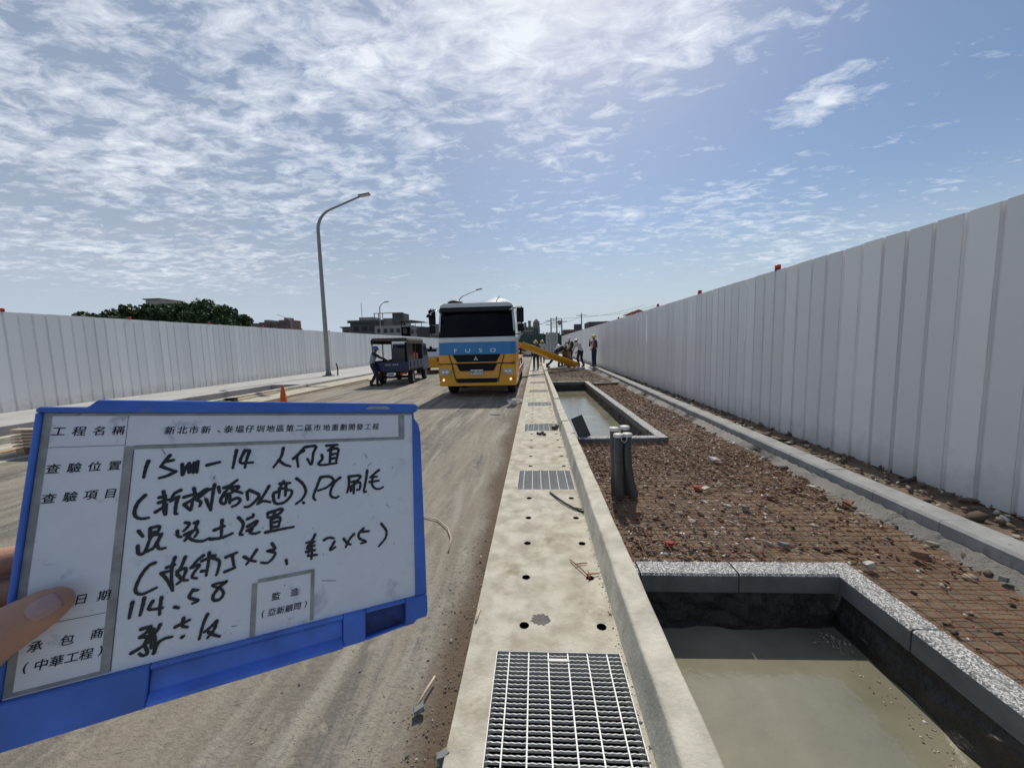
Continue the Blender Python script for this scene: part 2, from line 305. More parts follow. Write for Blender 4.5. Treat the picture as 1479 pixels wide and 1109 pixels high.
# ================= setting =================
def struct(o): o['kind']='structure'; return o
def grid_sheet(name,x0,x1,y0,y1,z,dx,dy,amp,m,hole=None,f=None,edge_flat=0):
    nx=max(1,int((x1-x0)/dx)); ny=max(1,int((y1-y0)/dy))
    xs=np.linspace(x0,x1,nx+1); ys=np.linspace(y0,y1,ny+1)
    X,Y=np.meshgrid(xs,ys); Z=np.full_like(X,z)
    if amp:
        h=np.zeros_like(X)
        for s,a in ((1.1,.5),(2.7,.28),(6.3,.16),(13.,.1)):
            for q in range(3):
                an=rng.uniform(0,6.28); h+=a/1.7*np.sin((X*math.cos(an)+Y*math.sin(an))*s*rng.uniform(.8,1.3)+rng.uniform(0,6.28))
        Z=Z+amp*h
    if f is not None: Z=f(X,Y,Z)
    V=np.stack([X,Y,Z],-1).reshape(-1,3)
    i,j=np.meshgrid(np.arange(nx),np.arange(ny)); a=(j*(nx+1)+i)
    F=np.stack([a,a+1,a+nx+2,a+nx+1],-1)
    if hole is not None:
        cx=(X[:-1,:-1]+X[1:,1:])/2; cy=(Y[:-1,:-1]+Y[1:,1:])/2
        F=F[~hole(cx,cy)]
    return soup(name,V,F.reshape(-1,4),m)
# ground: a ring of sheets round the street, out to the horizon
g=MB(); G=-.06; x0,x1,y0,y1=-14.6,5.2,-7,62
for a,b,c,d in ((-2500,x0,-2500,2500),(x1,2500,-2500,2500),(x0,x1,-2500,y0),(x0,x1,y1,2500)):
    g.add([(a,c,G),(b,c,G),(b,d,G),(a,d,G)],[(0,1,2,3)])
struct(g.build('ground',M['ground']))
struct(grid_sheet('road',-8.3,-.36,-7,62,-.035,.1,.25,.012,M['road'],f=lambda X,Y,Z:Z-.012*np.clip((X+.9)/.3,0,1)))
# --- gutter slab with grate openings and drain holes ---
GX0,GX1=-.385,.43; GRX0,GRX1=-.232,.408; GP=2.92; GL=.645; G0=1.24
HB=MB()
def slab_mesh():
    b=MB(); top=0.0; bot=-.14
    def quad(xa,xb,ya,yb):
        b.add([(xa,ya,top),(xb,ya,top),(xb,yb,top),(xa,yb,top)],[(0,1,2,3)])
    def hole_cell(xa,xb,ya,yb,r=.0225):
        cx,cy=(xa+xb)/2 if False else None,None
    def holecell(xa,xb,ya,yb,cx,cy,r=.028,n=16):
        ring=[];sq=[]
        for k in range(n):
            q=2*math.pi*(k+.5)/n; c,s=math.cos(q),math.sin(q)
            ring.append((cx+r*c,cy+r*s,top))
            tx=(xb-cx)/c if c>0 else (xa-cx)/c; ty=(yb-cy)/s if s>0 else (ya-cy)/s
            u=min(tx,ty); sq.append([cx+u*c,cy+u*s,top])
        for c_ in ((xa,ya),(xb,ya),(xb,yb),(xa,yb)):
            k=min(range(n),key=lambda k:(sq[k][0]-c_[0])**2+(sq[k][1]-c_[1])**2); sq[k]=[c_[0],c_[1],top]
        low=[(x,y,bot) for x,y,_ in ring]
        fs=[(k,(k+1)%n,(k+1)%n+n,k+n) for k in range(n)]+[(k,(k+1)%n,(k+1)%n+2*n,k+2*n) for k in range(n)]
        b.add(ring+sq,fs[:n]); HB.add(ring+low,[(k,(k+1)%n,(k+1)%n+n,k+n) for k in range(n)])
    k=-2
    while True:
        ya=G0+GP*k; yb=ya+GL; yn=ya+GP
        if ya>58: break
        quad(GX0,GRX0,ya,yb); quad(GRX1,GX1,ya,yb)
        if ya<20:
            rows=[yb+.185+.462*i for i in range(5)]
            e=[yb]+[(rows[i]+rows[i+1])/2 for i in range(4)]+[yn]
            for i in range(5):
                quad(GX0,-.16,e[i],e[i+1]); quad(-.02,.28,e[i],e[i+1]); quad(.40,GX1,e[i],e[i+1])
                holecell(-.16,-.02,e[i],e[i+1],-.093,rows[i]); holecell(.28,.40,e[i],e[i+1],.345,rows[i])
        else: quad(GX0,GX1,yb,yn)
        # opening walls
        for (xa,ya2,xb,yb2) in ((GRX0,ya,GRX1,ya),(GRX0,yb,GRX1,yb),(GRX0,ya,GRX0,yb),(GRX1,ya,GRX1,yb)):
            b.add([(xa,ya2,top),(xb,yb2,top),(xb,yb2,bot),(xa,ya2,bot)],[(0,1,2,3)])
        k+=1
    b.add([(GX0,-6,top),(GX0,60,top),(GX0,60,-.2),(GX0,-6,-.2)],[(0,1,2,3)])
    b.add([(GX0,-6,bot),(GX1,-6,bot),(GX1,60,bot),(GX0,60,bot)],[(0,1,2,3)]) if False else None
    return b
struct(slab_mesh().build('gutter_slab',M['conc']))
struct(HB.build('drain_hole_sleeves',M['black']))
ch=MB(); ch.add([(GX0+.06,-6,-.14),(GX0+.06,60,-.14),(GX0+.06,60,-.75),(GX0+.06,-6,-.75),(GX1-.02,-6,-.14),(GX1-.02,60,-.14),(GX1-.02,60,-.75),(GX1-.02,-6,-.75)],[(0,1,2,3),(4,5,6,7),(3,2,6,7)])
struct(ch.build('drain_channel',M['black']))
# --- kerb with battered face, rounded top, one displaced joint ---
def kerb_run(name,pts_y,off):
    prof=[(.428,-.002),(.434,.03),(.460,.182),(.464,.190),(.472,.195),(.588,.201),(.595,.197),(.598,.188),(.599,-.06)]
    n=len(prof); vs=[];fs=[]
    for i,y in enumerate(pts_y):
        o=off(y)
        for k,(x,z) in enumerate(prof):
            j=0.0012*math.sin(y*5.1+k*.3)+0.0008*math.sin(y*13+k*.5)
            vs.append((x+o+(j if k>1 else 0),y,z+(j if k>1 else 0)))
    for i in range(len(pts_y)-1):
        for k in range(n-1): fs.append((i*n+k,i*n+k+1,(i+1)*n+k+1,(i+1)*n+k))
    b=MB(); b.add(vs,fs,False); b.add(vs[:n],[tuple(range(n))]); b.add(vs[-n:],[tuple(range(n))])
    return b.build(name,M['kerbc'])
struct(kerb_run('kerb',list(np.arange(-6,7.02,.05)),lambda y:0))
struct(kerb_run('kerb',list(np.arange(7.045,10.0,.2)),lambda y:-.012))
struct(kerb_run('kerb',list(np.arange(10.02,60,.5)),lambda y:.0))
# --- planting bed soil, with the two pits left open ---
PX1=1.835; KRX=lambda y:3.02+.018*(y-2.4)
PITS=[(-5.5,2.35),(6.02,14.72)]
inpit=lambda X,Y:(X<PX1+.07)&(((Y>PITS[0][0])&(Y<PITS[0][1]+.07))|((Y>PITS[1][0]-.07)&(Y<PITS[1][1]+.07)))
def soilz(X,Y,Z):
    Z=Z+.05*np.clip((X-3.35)/.5,0,1)
    # mortar haunch slopes up to the back kerb
    return Z
struct(grid_sheet('bed_soil',.59,4.9,-6,23.4,.035,.055,.055,.013,M['soil'],hole=inpit,f=soilz))
struct(grid_sheet('poured_concrete',.59,3.5,23.4,60,.15,.3,.6,.006,M['slab']))
struct(grid_sheet('verge_soil',3.5,5.2,23.4,62,.1,.3,.6,.02,M['soil']))
# mortar haunch along the back kerb
hv=[];hf=[];ys=np.arange(-2,23.4,.05)
for i,y in enumerate(ys):
    wv=.13+.07*math.sin(y*2.1)+.05*math.sin(y*5.3+1)+.03*math.sin(y*17)
    x=KRX(y); rip=.006*math.sin(y*38)+.004*math.sin(y*61+1)
    hv+=[(x-.02-wv,y,.03),(x-.02-wv*.5,y,.062+rip),(x+.01,y,.11+rip)]
for i in range(len(ys)-1):
    for k in range(2): a=i*3+k; hf.append((a,a+1,a+4,a+3))
struct(soup('mortar_haunch',hv,hf,M['mortar']))
# pits and water
for (ya,yb) in PITS:
    b=MB(); n=int((yb-ya)/.12)
    # rough inner faces from the border down
    def wall(fn,nn):
        vs=[];fs=[]
        for i in range(nn+1):
            for k,z in enumerate((.045,-.03,-.10,-.17,-.24,-.5)):
                j=(0 if k==0 else rng.uniform(-.015,.02)+.013*k+.012*math.sin(i*.9)+.008*math.sin(i*2.3+k))
                vs.append(fn(i/nn,j,z+(rng.uniform(-.015,.015) if 0<k<5 else 0)))
        for i in range(nn):
            for k in range(5): a=i*6+k; fs.append((a,a+1,a+7,a+6))
        b.add(vs,fs)
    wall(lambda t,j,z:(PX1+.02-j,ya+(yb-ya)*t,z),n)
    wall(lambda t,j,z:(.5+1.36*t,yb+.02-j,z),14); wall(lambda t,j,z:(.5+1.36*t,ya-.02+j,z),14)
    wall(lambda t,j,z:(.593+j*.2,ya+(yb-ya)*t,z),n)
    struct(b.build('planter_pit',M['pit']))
    wtr=MB(); wtr.add([(.55,ya-.1,-.183),(PX1+.08,ya-.1,-.183),(PX1+.08,yb+.1,-.183),(.55,yb+.1,-.195)],[(0,1,2,3)])
    struct(wtr.build('water',M['water']))
# --- left side of the street ---
def slabbox(name,a,m): return struct(MB().bb(*a).build(name,m,bevel=.012))
slabbox('pavement',(-14.6,-11.55,-7,16.2,-.3,.12),M['slab'])
slabbox('pavement',(-14.6,-9.9,16.23,60,-.3,.12),M['slab'])
struct(grid_sheet('trench_soil',-11.55,-10.15,-7,16.2,-.10,.2,.2,.03,M['soil']))
slabbox('side_kerb',(-10.15,-9.95,-7,16.2,-.3,.11),M['kerbc'])
slabbox('gutter_cover',(-9.95,-8.3,-7,16.2,-.3,-.015),M['conc'])
slabbox('gutter_cover',(-9.9,-8.3,16.23,60,-.3,.02),M['conc'])
b=MB()
for (ya,yb,o) in ((9.2,12.3,.0),(12.4,18.9,.1)): b.bb(-8.42-o,-8.25-o,ya,yb,-.03,.085)
tag(b.build('edge_form',M['palew']),'long pale timber edge form along the left gutter, next to the cone','timber form')
# far end of the street
struct(grid_sheet('far_road',-14.6,5.2,60,62.1,-.05,2,1,0,M['road'])) if False else None

# ================= grates =================
def grate_meshes():
    W=GRX1-GRX0; L=GL
    bar=MB(); n=44; vs=[];fs=[]
    for i in range(n+1):
        x=.006+(W-.012)*i/n; z=-.006+(.0035 if i%2 else 0)
        vs+=[(x,-.0022,z),(x,.0022,z),(x,.0022,-.016),(x,-.0022,-.016)]
    for i in range(n):
        for k in range(4): a=i*4+k; c=i*4+(k+1)%4; fs.append((a,c,c+4,a+4))
    bar.add(vs,fs)
    rod=MB().bb(-.003,.003,.006,L-.006,-.014,-.004)
    fr=MB(); t=.004
    fr.bb(0,W,0,t,-.04,-.001); fr.bb(0,W,L-t,L,-.04,-.001); fr.bb(0,t,t,L-t,-.04,-.001); fr.bb(W-t,W,t,L-t,-.04,-.001)
    return bar.mesh('bar',M['galv']),rod.mesh('rod',M['galv']),fr.mesh('grate_frame',M['galv']),W,L
BAR,ROD,FRM,GW,GLn=grate_meshes()
lab=['nearest galvanised gutter grate, with two small white tags','second gutter grate, level with the grey conduit stubs','third gutter grate, half covered with dirt lumps','fourth gutter grate along the kerb','fifth gutter grate, by the front right of the truck','sixth gutter grate beside the truck side guard','seventh gutter grate along the gutter','eighth gutter grate toward the workers','gutter grate just before the standing worker']
for k in range(-1,9):
    y=G0+GP*k
    e=empty('gutter_grate',(GRX0,y,0),0,(lab[k] if k>=0 else 'gutter grate at the photographer\'s feet'),'grate','galvanised grates set in the gutter')
    link('grate_frame',FRM,e)
    nb=26
    if k<=2:
        for i in range(1,nb): link('bar',BAR,e,(0,GLn*i/nb,0))
        for i in range(1,7): link('rod',ROD,e,(.068+(i-1)*.1005,0,0))
        if k==0:
            tg=MB().bb(.268,.375,GLn-.062,GLn-.047,-.006,.0005).bb(.35,.36,GLn-.0625,GLn-.0465,-.004,.001)
            tg.build('tag',M['cap'],e); MB().bb(.285,.43,.06,.082,-.006,.0005).build('tag',M['plate'],e)
        if k==1: pass
    else:
        b=MB()
        for i in range(1,nb): b.bb(.006,GW-.006,GLn*i/nb-.0022,GLn*i/nb+.0022,-.034,-.004)
        o=b.build('bars',M['galv'],e)
        for i in range(1,7): link('rod',ROD,e,(.068+(i-1)*.1005,0,0))
# cover plates at the far end
for y,q in ((20.3,'nearest'),(22.9,'middle'),(26.5,'farthest')): tag(MB().bb(-.3,.42,y,y+.25,.001,.02).build('steel_plate',M['galv']),q+' flat grey cover plate lying across the far gutter','plate','cover plates across the far gutter')

# ================= border blocks =================
n=260; _c=rng.normal(size=(n,2))*(.05,.035)+(1.72,2.22); _e=np.stack([rng.uniform(1.66,1.78,n),rng.uniform(.9,2.3,n)],-1); P=np.concatenate([_c,_e[:160]]); P=np.concatenate([P,np.full((len(P),1),-.182)],1)
M['scum']=island('pit_scum',[(0,(.5,.48,.42)),(.4,(.25,.2,.13)),(.7,(.12,.09,.06))])
SC=(P,rng.lognormal(-5.6,.4,len(P)))
def blk(L_,W_,H_,c=.012):
    b=MB(); p=[(0,0),(W_,0),(W_,H_-c),(W_-c,H_),(c,H_),(0,H_-c)]
    b.prism(p,'y',.004,L_-.004); return b
class _T: pass
def block_obj(name,parent,L_,W_,H_,loc,rz,mtop,mside):
    key=(round(L_,3),W_,H_,mtop,mside)
    if key not in _kids:
        me=blk(L_,W_,H_).mesh(name); me.materials.append(M[mside]); me.materials.append(M[mtop])
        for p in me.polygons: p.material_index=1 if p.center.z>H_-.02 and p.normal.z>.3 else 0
        _kids[key]=me
    return link(name,_kids[key],parent,loc,(0,0,rz))
def border(label,y_near,y_far,near_edge,far_edge):
    e=empty('planter_border',(1.2,(y_near if near_edge else y_far),.03),0,label,'stone border')
    ex,ey=1.2,(y_near if near_edge else y_far)
    H=.12;Wd=.15;j=lambda:rng.uniform(-.003,.003)
    # right side, running in y
    y=y_far+(.15 if far_edge else 0)
    while y>y_near-(.15 if near_edge else 0)+.02:
        l=min(.6,y-(y_near-(.15 if near_edge else 0)))
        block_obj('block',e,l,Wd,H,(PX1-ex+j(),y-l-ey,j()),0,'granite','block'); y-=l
    for on,yy in ((far_edge,y_far),(near_edge,y_near-.15)):
        if not on: continue
        x=PX1
        while x>.63:
            l=min(.6,x-.60)
            # rotate +90deg: local y -> -x ; local x -> +y
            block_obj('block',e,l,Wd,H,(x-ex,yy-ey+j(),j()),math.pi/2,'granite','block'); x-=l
    return e
border('speckled stone border blocks round the nearest flooded planting pit',-5.5,2.35,False,True)
border('stone border blocks round the long flooded pit behind the conduit stubs',6.02,14.72,True,True)
# back kerb of single blocks
e=empty('back_kerb',(3.02,2.4,0),0,'row of grey kerb blocks between the rubble bed and the right fence','kerb')
y=-1.8; ang=-math.atan(.018)
me=blk(.6,.235,.20,.02).mesh('block',M['kblock'])
while y<23.3:
    link('block',me,e,(KRX(y)-3.02+rng.uniform(-.004,.004),y-2.4,rng.uniform(-.004,.004)),(0,0,ang+rng.uniform(-.004,.004))); y+=.6

# ================= rubble and rebar =================
def ico():
    b=bmesh.new(); bmesh.ops.create_icosphere(b,subdivisions=1,radius=1); V=np.array([v.co[:] for v in b.verts]); F=np.array([[v.index for v in f.verts] for f in b.faces]); b.free(); return V,F
IV,IF=ico()
def scatter(name,P,s,m,flat=.6,parent=None):
    n=len(P); q=rng.normal(size=(n,4)); q/=np.linalg.norm(q,axis=1)[:,None]; w_,x,y,z=q.T
    Rm=np.stack([1-2*(y*y+z*z),2*(x*y-z*w_),2*(x*z+y*w_),2*(x*y+z*w_),1-2*(x*x+z*z),2*(y*z-x*w_),2*(x*z-y*w_),2*(y*z+x*w_),1-2*(x*x+y*y)],-1).reshape(n,3,3)
    V=IV[None]*(1+rng.uniform(-.35,.3,(n,len(IV),1)))*s[:,None,None]*np.stack([rng.uniform(.7,1.9,n),rng.uniform(.5,1.1,n),rng.uniform(.2,.65,n)],-1)[:,None,:]
    V=np.einsum('nij,nkj->nki',Rm,V); V[:,:,2]*=flat; V+=P[:,None,:]
    F=IF[None]+(np.arange(n)*len(IV))[:,None,None]
    return soup(name,V.reshape(-1,3),F.reshape(-1,3),m,parent)
def bedpts(n,y0,y1,x0=.62,x1=3.0,dens=None):
    P=np.stack([rng.uniform(x0,x1,n),y0+(y1-y0)*rng.uniform(0,1,n)**1.3,np.zeros(n)],-1)
    k=~((P[:,0]<PX1+.16)&(((P[:,1]<2.51))|((P[:,1]>5.85)&(P[:,1]<14.88))))
    k&=P[:,0]<3.02+.018*(P[:,1]-2.4)-.03
    if dens is not None: k&=rng.uniform(0,1,n)<dens(P)
    return P[k]
dn=lambda P:np.clip(1.15-.95*np.clip((P[:,0]-1.8)/.6,0,1)*np.clip((5.0-P[:,1])/2,0,1)-.5*(P[:,1]<2.5)-.35*np.clip(np.sin(P[:,0]*4.1+P[:,1]*2.3)*np.sin(P[:,1]*3.7-P[:,0]),0,1),.04,1)
P=bedpts(34000,1.0,9,dens=dn); s=rng.lognormal(-4.55,.5,len(P)); P[:,2]=.038+s*.25
o=scatter('rubble_gravel',P,s,M['gravel']); tag(o,'crushed brick and stone rubble covering the planting bed','gravel',kind='stuff')
P=bedpts(9000,8,23.3); s=rng.lognormal(-4.0,.35,len(P)); P[:,2]=.04+s*.25
o=scatter('rubble_gravel',P,s,M['gravel']); tag(o,'coarse brown rubble in the far planting bed','gravel',kind='stuff')
n=5000; P=np.stack([rng.uniform(3.3,4.9,n),rng.uniform(.5,1,n)*0+rng.uniform(.8,26,n),np.full(n,.1)],-1); s=rng.lognormal(-3.8,.5,n); P[:,2]=.06+.05*np.clip((P[:,0]-3.35)/.5,0,1)
o=scatter('soil_clods',P,s,M['gravel']); tag(o,'dark soil clods and stones under the right fence','soil',kind='stuff')
# grit on the road and gutter edge
n=5000; P=np.stack([np.concatenate([-.40-rng.exponential(.13,n//2),rng.uniform(-6,-.4,n-n//2)]),.9+rng.uniform(0,1,n)**1.7*11,np.full(n,-.035)],-1); s=rng.lognormal(-5.75,.4,n)
P[:,2]=np.where(P[:,0]>-.9,-.045,-.034)
o=scatter('road_grit',P,s,M['grit']); tag(o,'small loose stones scattered on the dusty road','grit',kind='stuff')
n=700; P=np.stack([.425-rng.exponential(.012,n),rng.uniform(1.0,9,n),np.full(n,.001)],-1); s=rng.lognormal(-5.7,.45,n)
o=scatter('kerb_grit',P,s,M['grit']); tag(o,'grit and mortar crumbs along the foot of the kerb','grit',kind='stuff')
tag(scatter('pit_scum',SC[0],SC[1],M['scum']),'foam and floating scraps in the corner of the nearest flooded pit','scum',kind='stuff')
# larger pieces
def rock(seed,s,dims,m,loc,rz,name,label,cat='rubble'):
    r=np.random.default_rng(seed); b=bmesh.new(); bmesh.ops.create_cube(b,size=1); bmesh.ops.subdivide_edges(b,edges=b.edges[:],cuts=1,use_grid_fill=True)
    for v in b.verts: v.co+=Vector(r.uniform(-.11,.11,3)); v.co=Vector((v.co.x*dims[0],v.co.y*dims[1],v.co.z*dims[2]))*s
    me=bpy.data.meshes.new(name); b.to_mesh(me); b.free(); me.materials.append(m)
    return tag(link(name,me,None,loc,(r.uniform(-.3,.3),r.uniform(-.3,.3),rz)),label,cat)
mw=mat('pale_rubble',(.50,.47,.42),.9,var=.15,vs=20); mr_=mat('red_rubble',(.30,.06,.04),.9,var=.2,vs=20); mb=mat('brown_brick',(.20,.12,.075),.9,var=.25,vs=25); mg=mat('grey_rubble',(.2,.21,.2),.9,var=.2,vs=25)
for a in [(1,.13,(1,.6,.35),mw,(2.264,4.978,.07),.4,'rubble_chunk','large pale flat chunk in the rubble, behind the conduit stubs to the right'),
 (2,.09,(1,.8,.3),mr_,(1.668,4.016,.07),1,'rubble_chunk','red broken tile piece in the rubble right of the conduit stubs'),
 (3,.06,(1,.8,.7),mg,(1.807,2.854,.07),.2,'rubble_chunk','grey stone behind the corner of the nearest stone border'),
 (4,.09,(1,.6,.5),mb,(2.621,2.715,.09),-.3,'brick_piece','broken brown brick lying on the rebar mesh right of the border'),
 (5,.08,(1,.8,.6),mb,(2.833,3.604,.08),.6,'brick_piece','brown brick lump near the back kerb'),
 (6,.055,(1,.9,.8),mg,(1.879,3.512,.07),.9,'rubble_chunk','small greenish grey stone in the middle of the rubble'),
 (7,.055,(1,.7,.8),mw,(2.191,2.583,.08),.1,'rubble_chunk','small block stone against the corner of the nearest border'),
 (8,.05,(1,.7,.6),mg,(2.896,2.466,.07),.5,'rubble_chunk','dark stone beside the wet mortar of the back kerb'),
 (9,.06,(1,.7,.6),mr_,(.986,2.867,.07),.5,'rubble_chunk','small reddish lump behind the left end of the nearest border'),
 (10,.07,(1,.6,.25),mw,(1.71,3.95,.09),.5,'rubble_chunk','white chip beside the red broken tile'),
 (11,.045,(1,.7,.9),mg,(-.395,1.36,-.02),.5,'rubble_chunk','dark rock against the gutter edge at the bottom of the picture'),
 (12,.035,(1.3,.9,.6),mg,(-.552,1.56,-.02),.5,'rubble_chunk','dark flat pebble at the foot of the pale wooden stick')]:
    rock(a[0],a[1],a[2],a[3],a[4],a[5],a[6],a[7])
for i,(x,y) in enumerate([(.06,6.76),(.13,6.72),(.02,6.80),(.10,6.84)]): 
    rock(30+i,.05,(1,.8,.7),mat('clod',(.07,.055,.04),.9),(x,y,.02),i,'dirt_lump',['middle dirt lump','front dirt lump','leftmost dirt lump','rearmost dirt lump'][i]+' on the slab just before the third grate','dirt lump')
for i,(x,y) in enumerate([(.31,7.25),(.37,7.32),(.34,7.16),(.40,7.4)]):
    rock(40+i,.055,(1,.8,.7),bpy.data.materials['clod'],(x,y,.02),i,'dirt_lump',['middle dirt lump','dirt lump against the kerb','nearest dirt lump','farthest dirt lump'][i]+' on the third grate','dirt lump')
# rebar mesh
def wire(p,q,r=.0024,seg=.35,z=.072):
    n=max(2,int((Vector(q)-Vector(p)).length/seg)+1); pts=[]
    for i in range(n+1):
        t=i/n; x=p[0]+(q[0]-p[0])*t; y=p[1]+(q[1]-p[1])*t
        pts.append((x+rng.uniform(-.003,.003),y+rng.uniform(-.003,.003),z+rng.uniform(-.008,.008)))
    return MB().tube(pts,r,4,False,False)
def clip(xa,xb,y):
    segs=[(xa,xb)]
    if y<2.52 or 5.84<y<14.9: segs=[(max(xa,PX1+.16),xb)]
    return [s_ for s_ in segs if s_[1]-s_[0]>.1]
sheets=[('rusty rebar mesh beside the nearest flooded pit',.9,3.05,.0031),('rusty rebar mesh over the rubble around the conduit stubs',3.05,5.9,.0030),('rusty rebar mesh in the far rubble strip behind the long pit border',5.9,14.9,.003)]
for L_,ya,yb,r in sheets:
    e=empty('rebar_mesh',(2,ya,.082),0,L_,'rebar mesh')
    js=[]
    y=ya
    while y<yb:
        for (xa,xb) in clip(.62,KRX(y)-.20,y): js.append(((xa-2,y-ya,0),(xb-2,y-ya+rng.uniform(-.015,.015),0)))
        y+=rng.uniform(.068,.092) if yb<8 else .2
    x=.66
    while x<2.84:
        if yb<3.5: a=ya if x>PX1+.16 else 2.52; z_=[(a,yb)]
        elif yb<8: z_=[(ya,yb if x>PX1+.2 else 5.84)]
        else: z_=[(ya,yb)] if x>PX1+.2 else []
        for (a,c) in z_: js.append(((x-2,a-ya,0),(x-2+rng.uniform(-.01,.01),c-ya,0)))
        x+=.10
    if yb<8:
        for p,q in js: wire(p,q,r,z=.004).build('wire',M['rust'],e)
    else:
        b=MB()
        for p,q in js: t=wire(p,q,r,.6,z=.004); b.add(t.v,t.f)
        tag(b.build('wires',M['rust'],e),kind='stuff')

# ================= fences =================
def panel_mesh(P_,H_,side,depth=.026):
    # profile in (y, x) ; side=+1: visible face looks to -x
    f=P_*.80
    prof=[(0,-.004),(f,-.012),(f+.012,depth-.012),(P_-.010,depth-.010),(P_,.001),(P_+.012,.002)]
    b=MB(); n=len(prof); vs=[(side*x,y,0) for y,x in prof]+[(side*x,y,H_) for y,x in prof]
    vs+=[(v[0]+side*.0012,v[1],v[2]) for v in vs]
    fs=[(i,i+1,i+1+n,i+n) for i in range(n-1)]+[(i+2*n,i+n+2*n,i+1+n+2*n,i+1+2*n) for i in range(n-1)]
    fs+=[(i+n,i+1+n,i+1+3*n,i+3*n) for i in range(n-1)]
    b.add(vs,fs); return b.mesh('panel',M['paint'])
def fence(label,X,y0,y1,P_,zb,H_,side,ylean=0):
    e=empty('hoarding_fence',(X,y0,0),0,label,'fence')
    pm=[panel_mesh(P_,H_,side,d) for d in (.030,.034,.038)]
    n=int((y1-y0)/P_)
    for i in range(n):
        y=i*P_
        link('panel',pm[rng.integers(3)],e,(rng.uniform(-.003,.003),y,zb+rng.uniform(-.006,.006)),(0,0,rng.uniform(-.006,.006)))
    for z in (.35,1.4,2.45): MB().bb(side*.045,side*.095,0,n*P_,zb+z,zb+z+.05).build('rail',M['galv'],e)
    m=MB().bb(side*.10,side*.15,-.03,.03,-.3,zb+H_-.1).mesh('post',M['galv'])
    for i in range(0,n,10): link('post',m,e,(0,i*P_,0))
    return e,n*P_
eR,_=fence('tall white corrugated steel hoarding along the right side of the bed',3.93,-2.0,58.5,.2815,.09,2.60,1)
MB().bb(.02,.10,0,60,.02,.11).build('base_rail',M['fbrown'],eR)
eL,_=fence('tall white corrugated steel hoarding along the left pavement',-14.28,2.0,60,.31,.125,2.70,-1)
def warn_lamp(x,y,z,label):
    e=empty('warning_lamp',(x,y,z),0,label,'warning light','red warning lights on the fences')
    MB().lathe([(0,0),(.042,0),(.045,.012),(.038,.02)],n=14).build('lamp_base',M['fbrown'],e)
    b=MB().lathe([(.03,.02),(.043,.024),(.043,.075),(.036,.088),(0,.092)],n=14); b.build('lens',M['redlamp'],e)
for i,y in enumerate([6.69,9.69,12.87,15.74,18.8,22.0,25.2]):
    warn_lamp(3.95,y,2.69,['nearest red warning light on top of the right fence','second red light along the top of the right fence','third red light along the top of the right fence','fourth red light along the top of the right fence','fifth red light along the right fence top','sixth red light along the right fence top','far red light near the end of the right fence'][i])
for i,y in enumerate([9.74,13.03,16.4,19.8,23.2,26.4]):
    warn_lamp(-14.28,y,2.825,['red light on the left fence at the left edge of the picture','red light on the left fence before the left part of the trees','red light on the left fence below the right half of the trees','red light on the left fence below the distant flats','red light on the left fence right of the flats','red light on the left fence near the lamp post'][i])
# ================= blob bodies =================
DG=lambda: bpy.context.evaluated_depsgraph_get()
SPH={}
def sph(sub):
    if sub not in SPH:
        b=bmesh.new(); bmesh.ops.create_icosphere(b,subdivisions=sub,radius=1); SPH[sub]=(np.array([v.co[:] for v in b.verts]),np.array([[v.index for v in f.verts] for f in b.faces])); b.free()
    return SPH[sub]
def blob(name,chains,m,parent=None,voxel=.02,smooth=4,sub=2,loc=None,flat=None,extra=None):
    Vs=[];Fs=[];n0=0; SV,SF=sph(sub)
    for ch in chains:
        for (a,ra),(c,rc) in zip(ch[:-1],ch[1:]):
            a=np.array(a,float);c=np.array(c,float); d=np.linalg.norm(c-a); k=max(1,int(d/(min(np.min(ra),np.min(rc))*.4)))
            for i in range(k+1):
                t=i/k; r=np.array(ra)*(1-t)+np.array(rc)*t
                Vs.append(SV*r+(a*(1-t)+c*t)); Fs.append(SF+n0); n0+=len(SV)
    V=np.concatenate(Vs);F=np.concatenate(Fs)
    o=soup(name,V,F,m); rm=o.modifiers.new('r','REMESH'); rm.mode='VOXEL'; rm.voxel_size=voxel; rm.use_smooth_shade=True
    s=o.modifiers.new('s','SMOOTH'); s.factor=.5; s.iterations=smooth
    me=bpy.data.meshes.new_from_object(o.evaluated_get(DG())); me.name=name; old=o.data; o.modifiers.clear(); o.data=me; bpy.data.meshes.remove(old)
    if not me.materials: me.materials.append(m)
    o.parent=parent
    if loc is not None: o.location=loc
    return o
def skinm(name,c,var=.12):
    m=mat(name,c,.5,var=var,vs=14,bump=.6,bs=700,bdist=.0006,spec=.4); b=m.node_tree.nodes['Principled BSDF']
    b.inputs['Subsurface Weight'].default_value=.12; b.inputs['Subsurface Radius'].default_value=(.01,.004,.002); b.inputs['Subsurface Scale'].default_value=.5; return m
M['skin']=skinm('skin',(.46,.25,.165)); M['skinf']=mat('skin_far',(.25,.14,.09),.6)
cl=lambda n,c:mat(n,c,.9,var=.2,vs=9)
M['c_dark']=cl('dark_cloth',(.025,.028,.035)); M['c_grey']=cl('grey_cloth',(.33,.35,.37)); M['c_navy']=cl('navy_cloth',(.03,.04,.075)); M['c_brown']=cl('brown_cloth',(.12,.07,.045))
M['c_white']=cl('pale_cloth',(.5,.5,.5)); M['vest']=cl('orange_vest',(.55,.13,.03)); M['tape']=mat('reflective_tape',(.62,.64,.6),.4); M['boot']=mat('rubber_boot',(.02,.02,.022),.5)
M['hat_w']=mat('white_helmet',(.7,.7,.68),.3); M['hat_y']=mat('yellow_helmet',(.7,.5,.1),.3); M['hat_b']=mat('blue_helmet',(.08,.15,.35),.3)
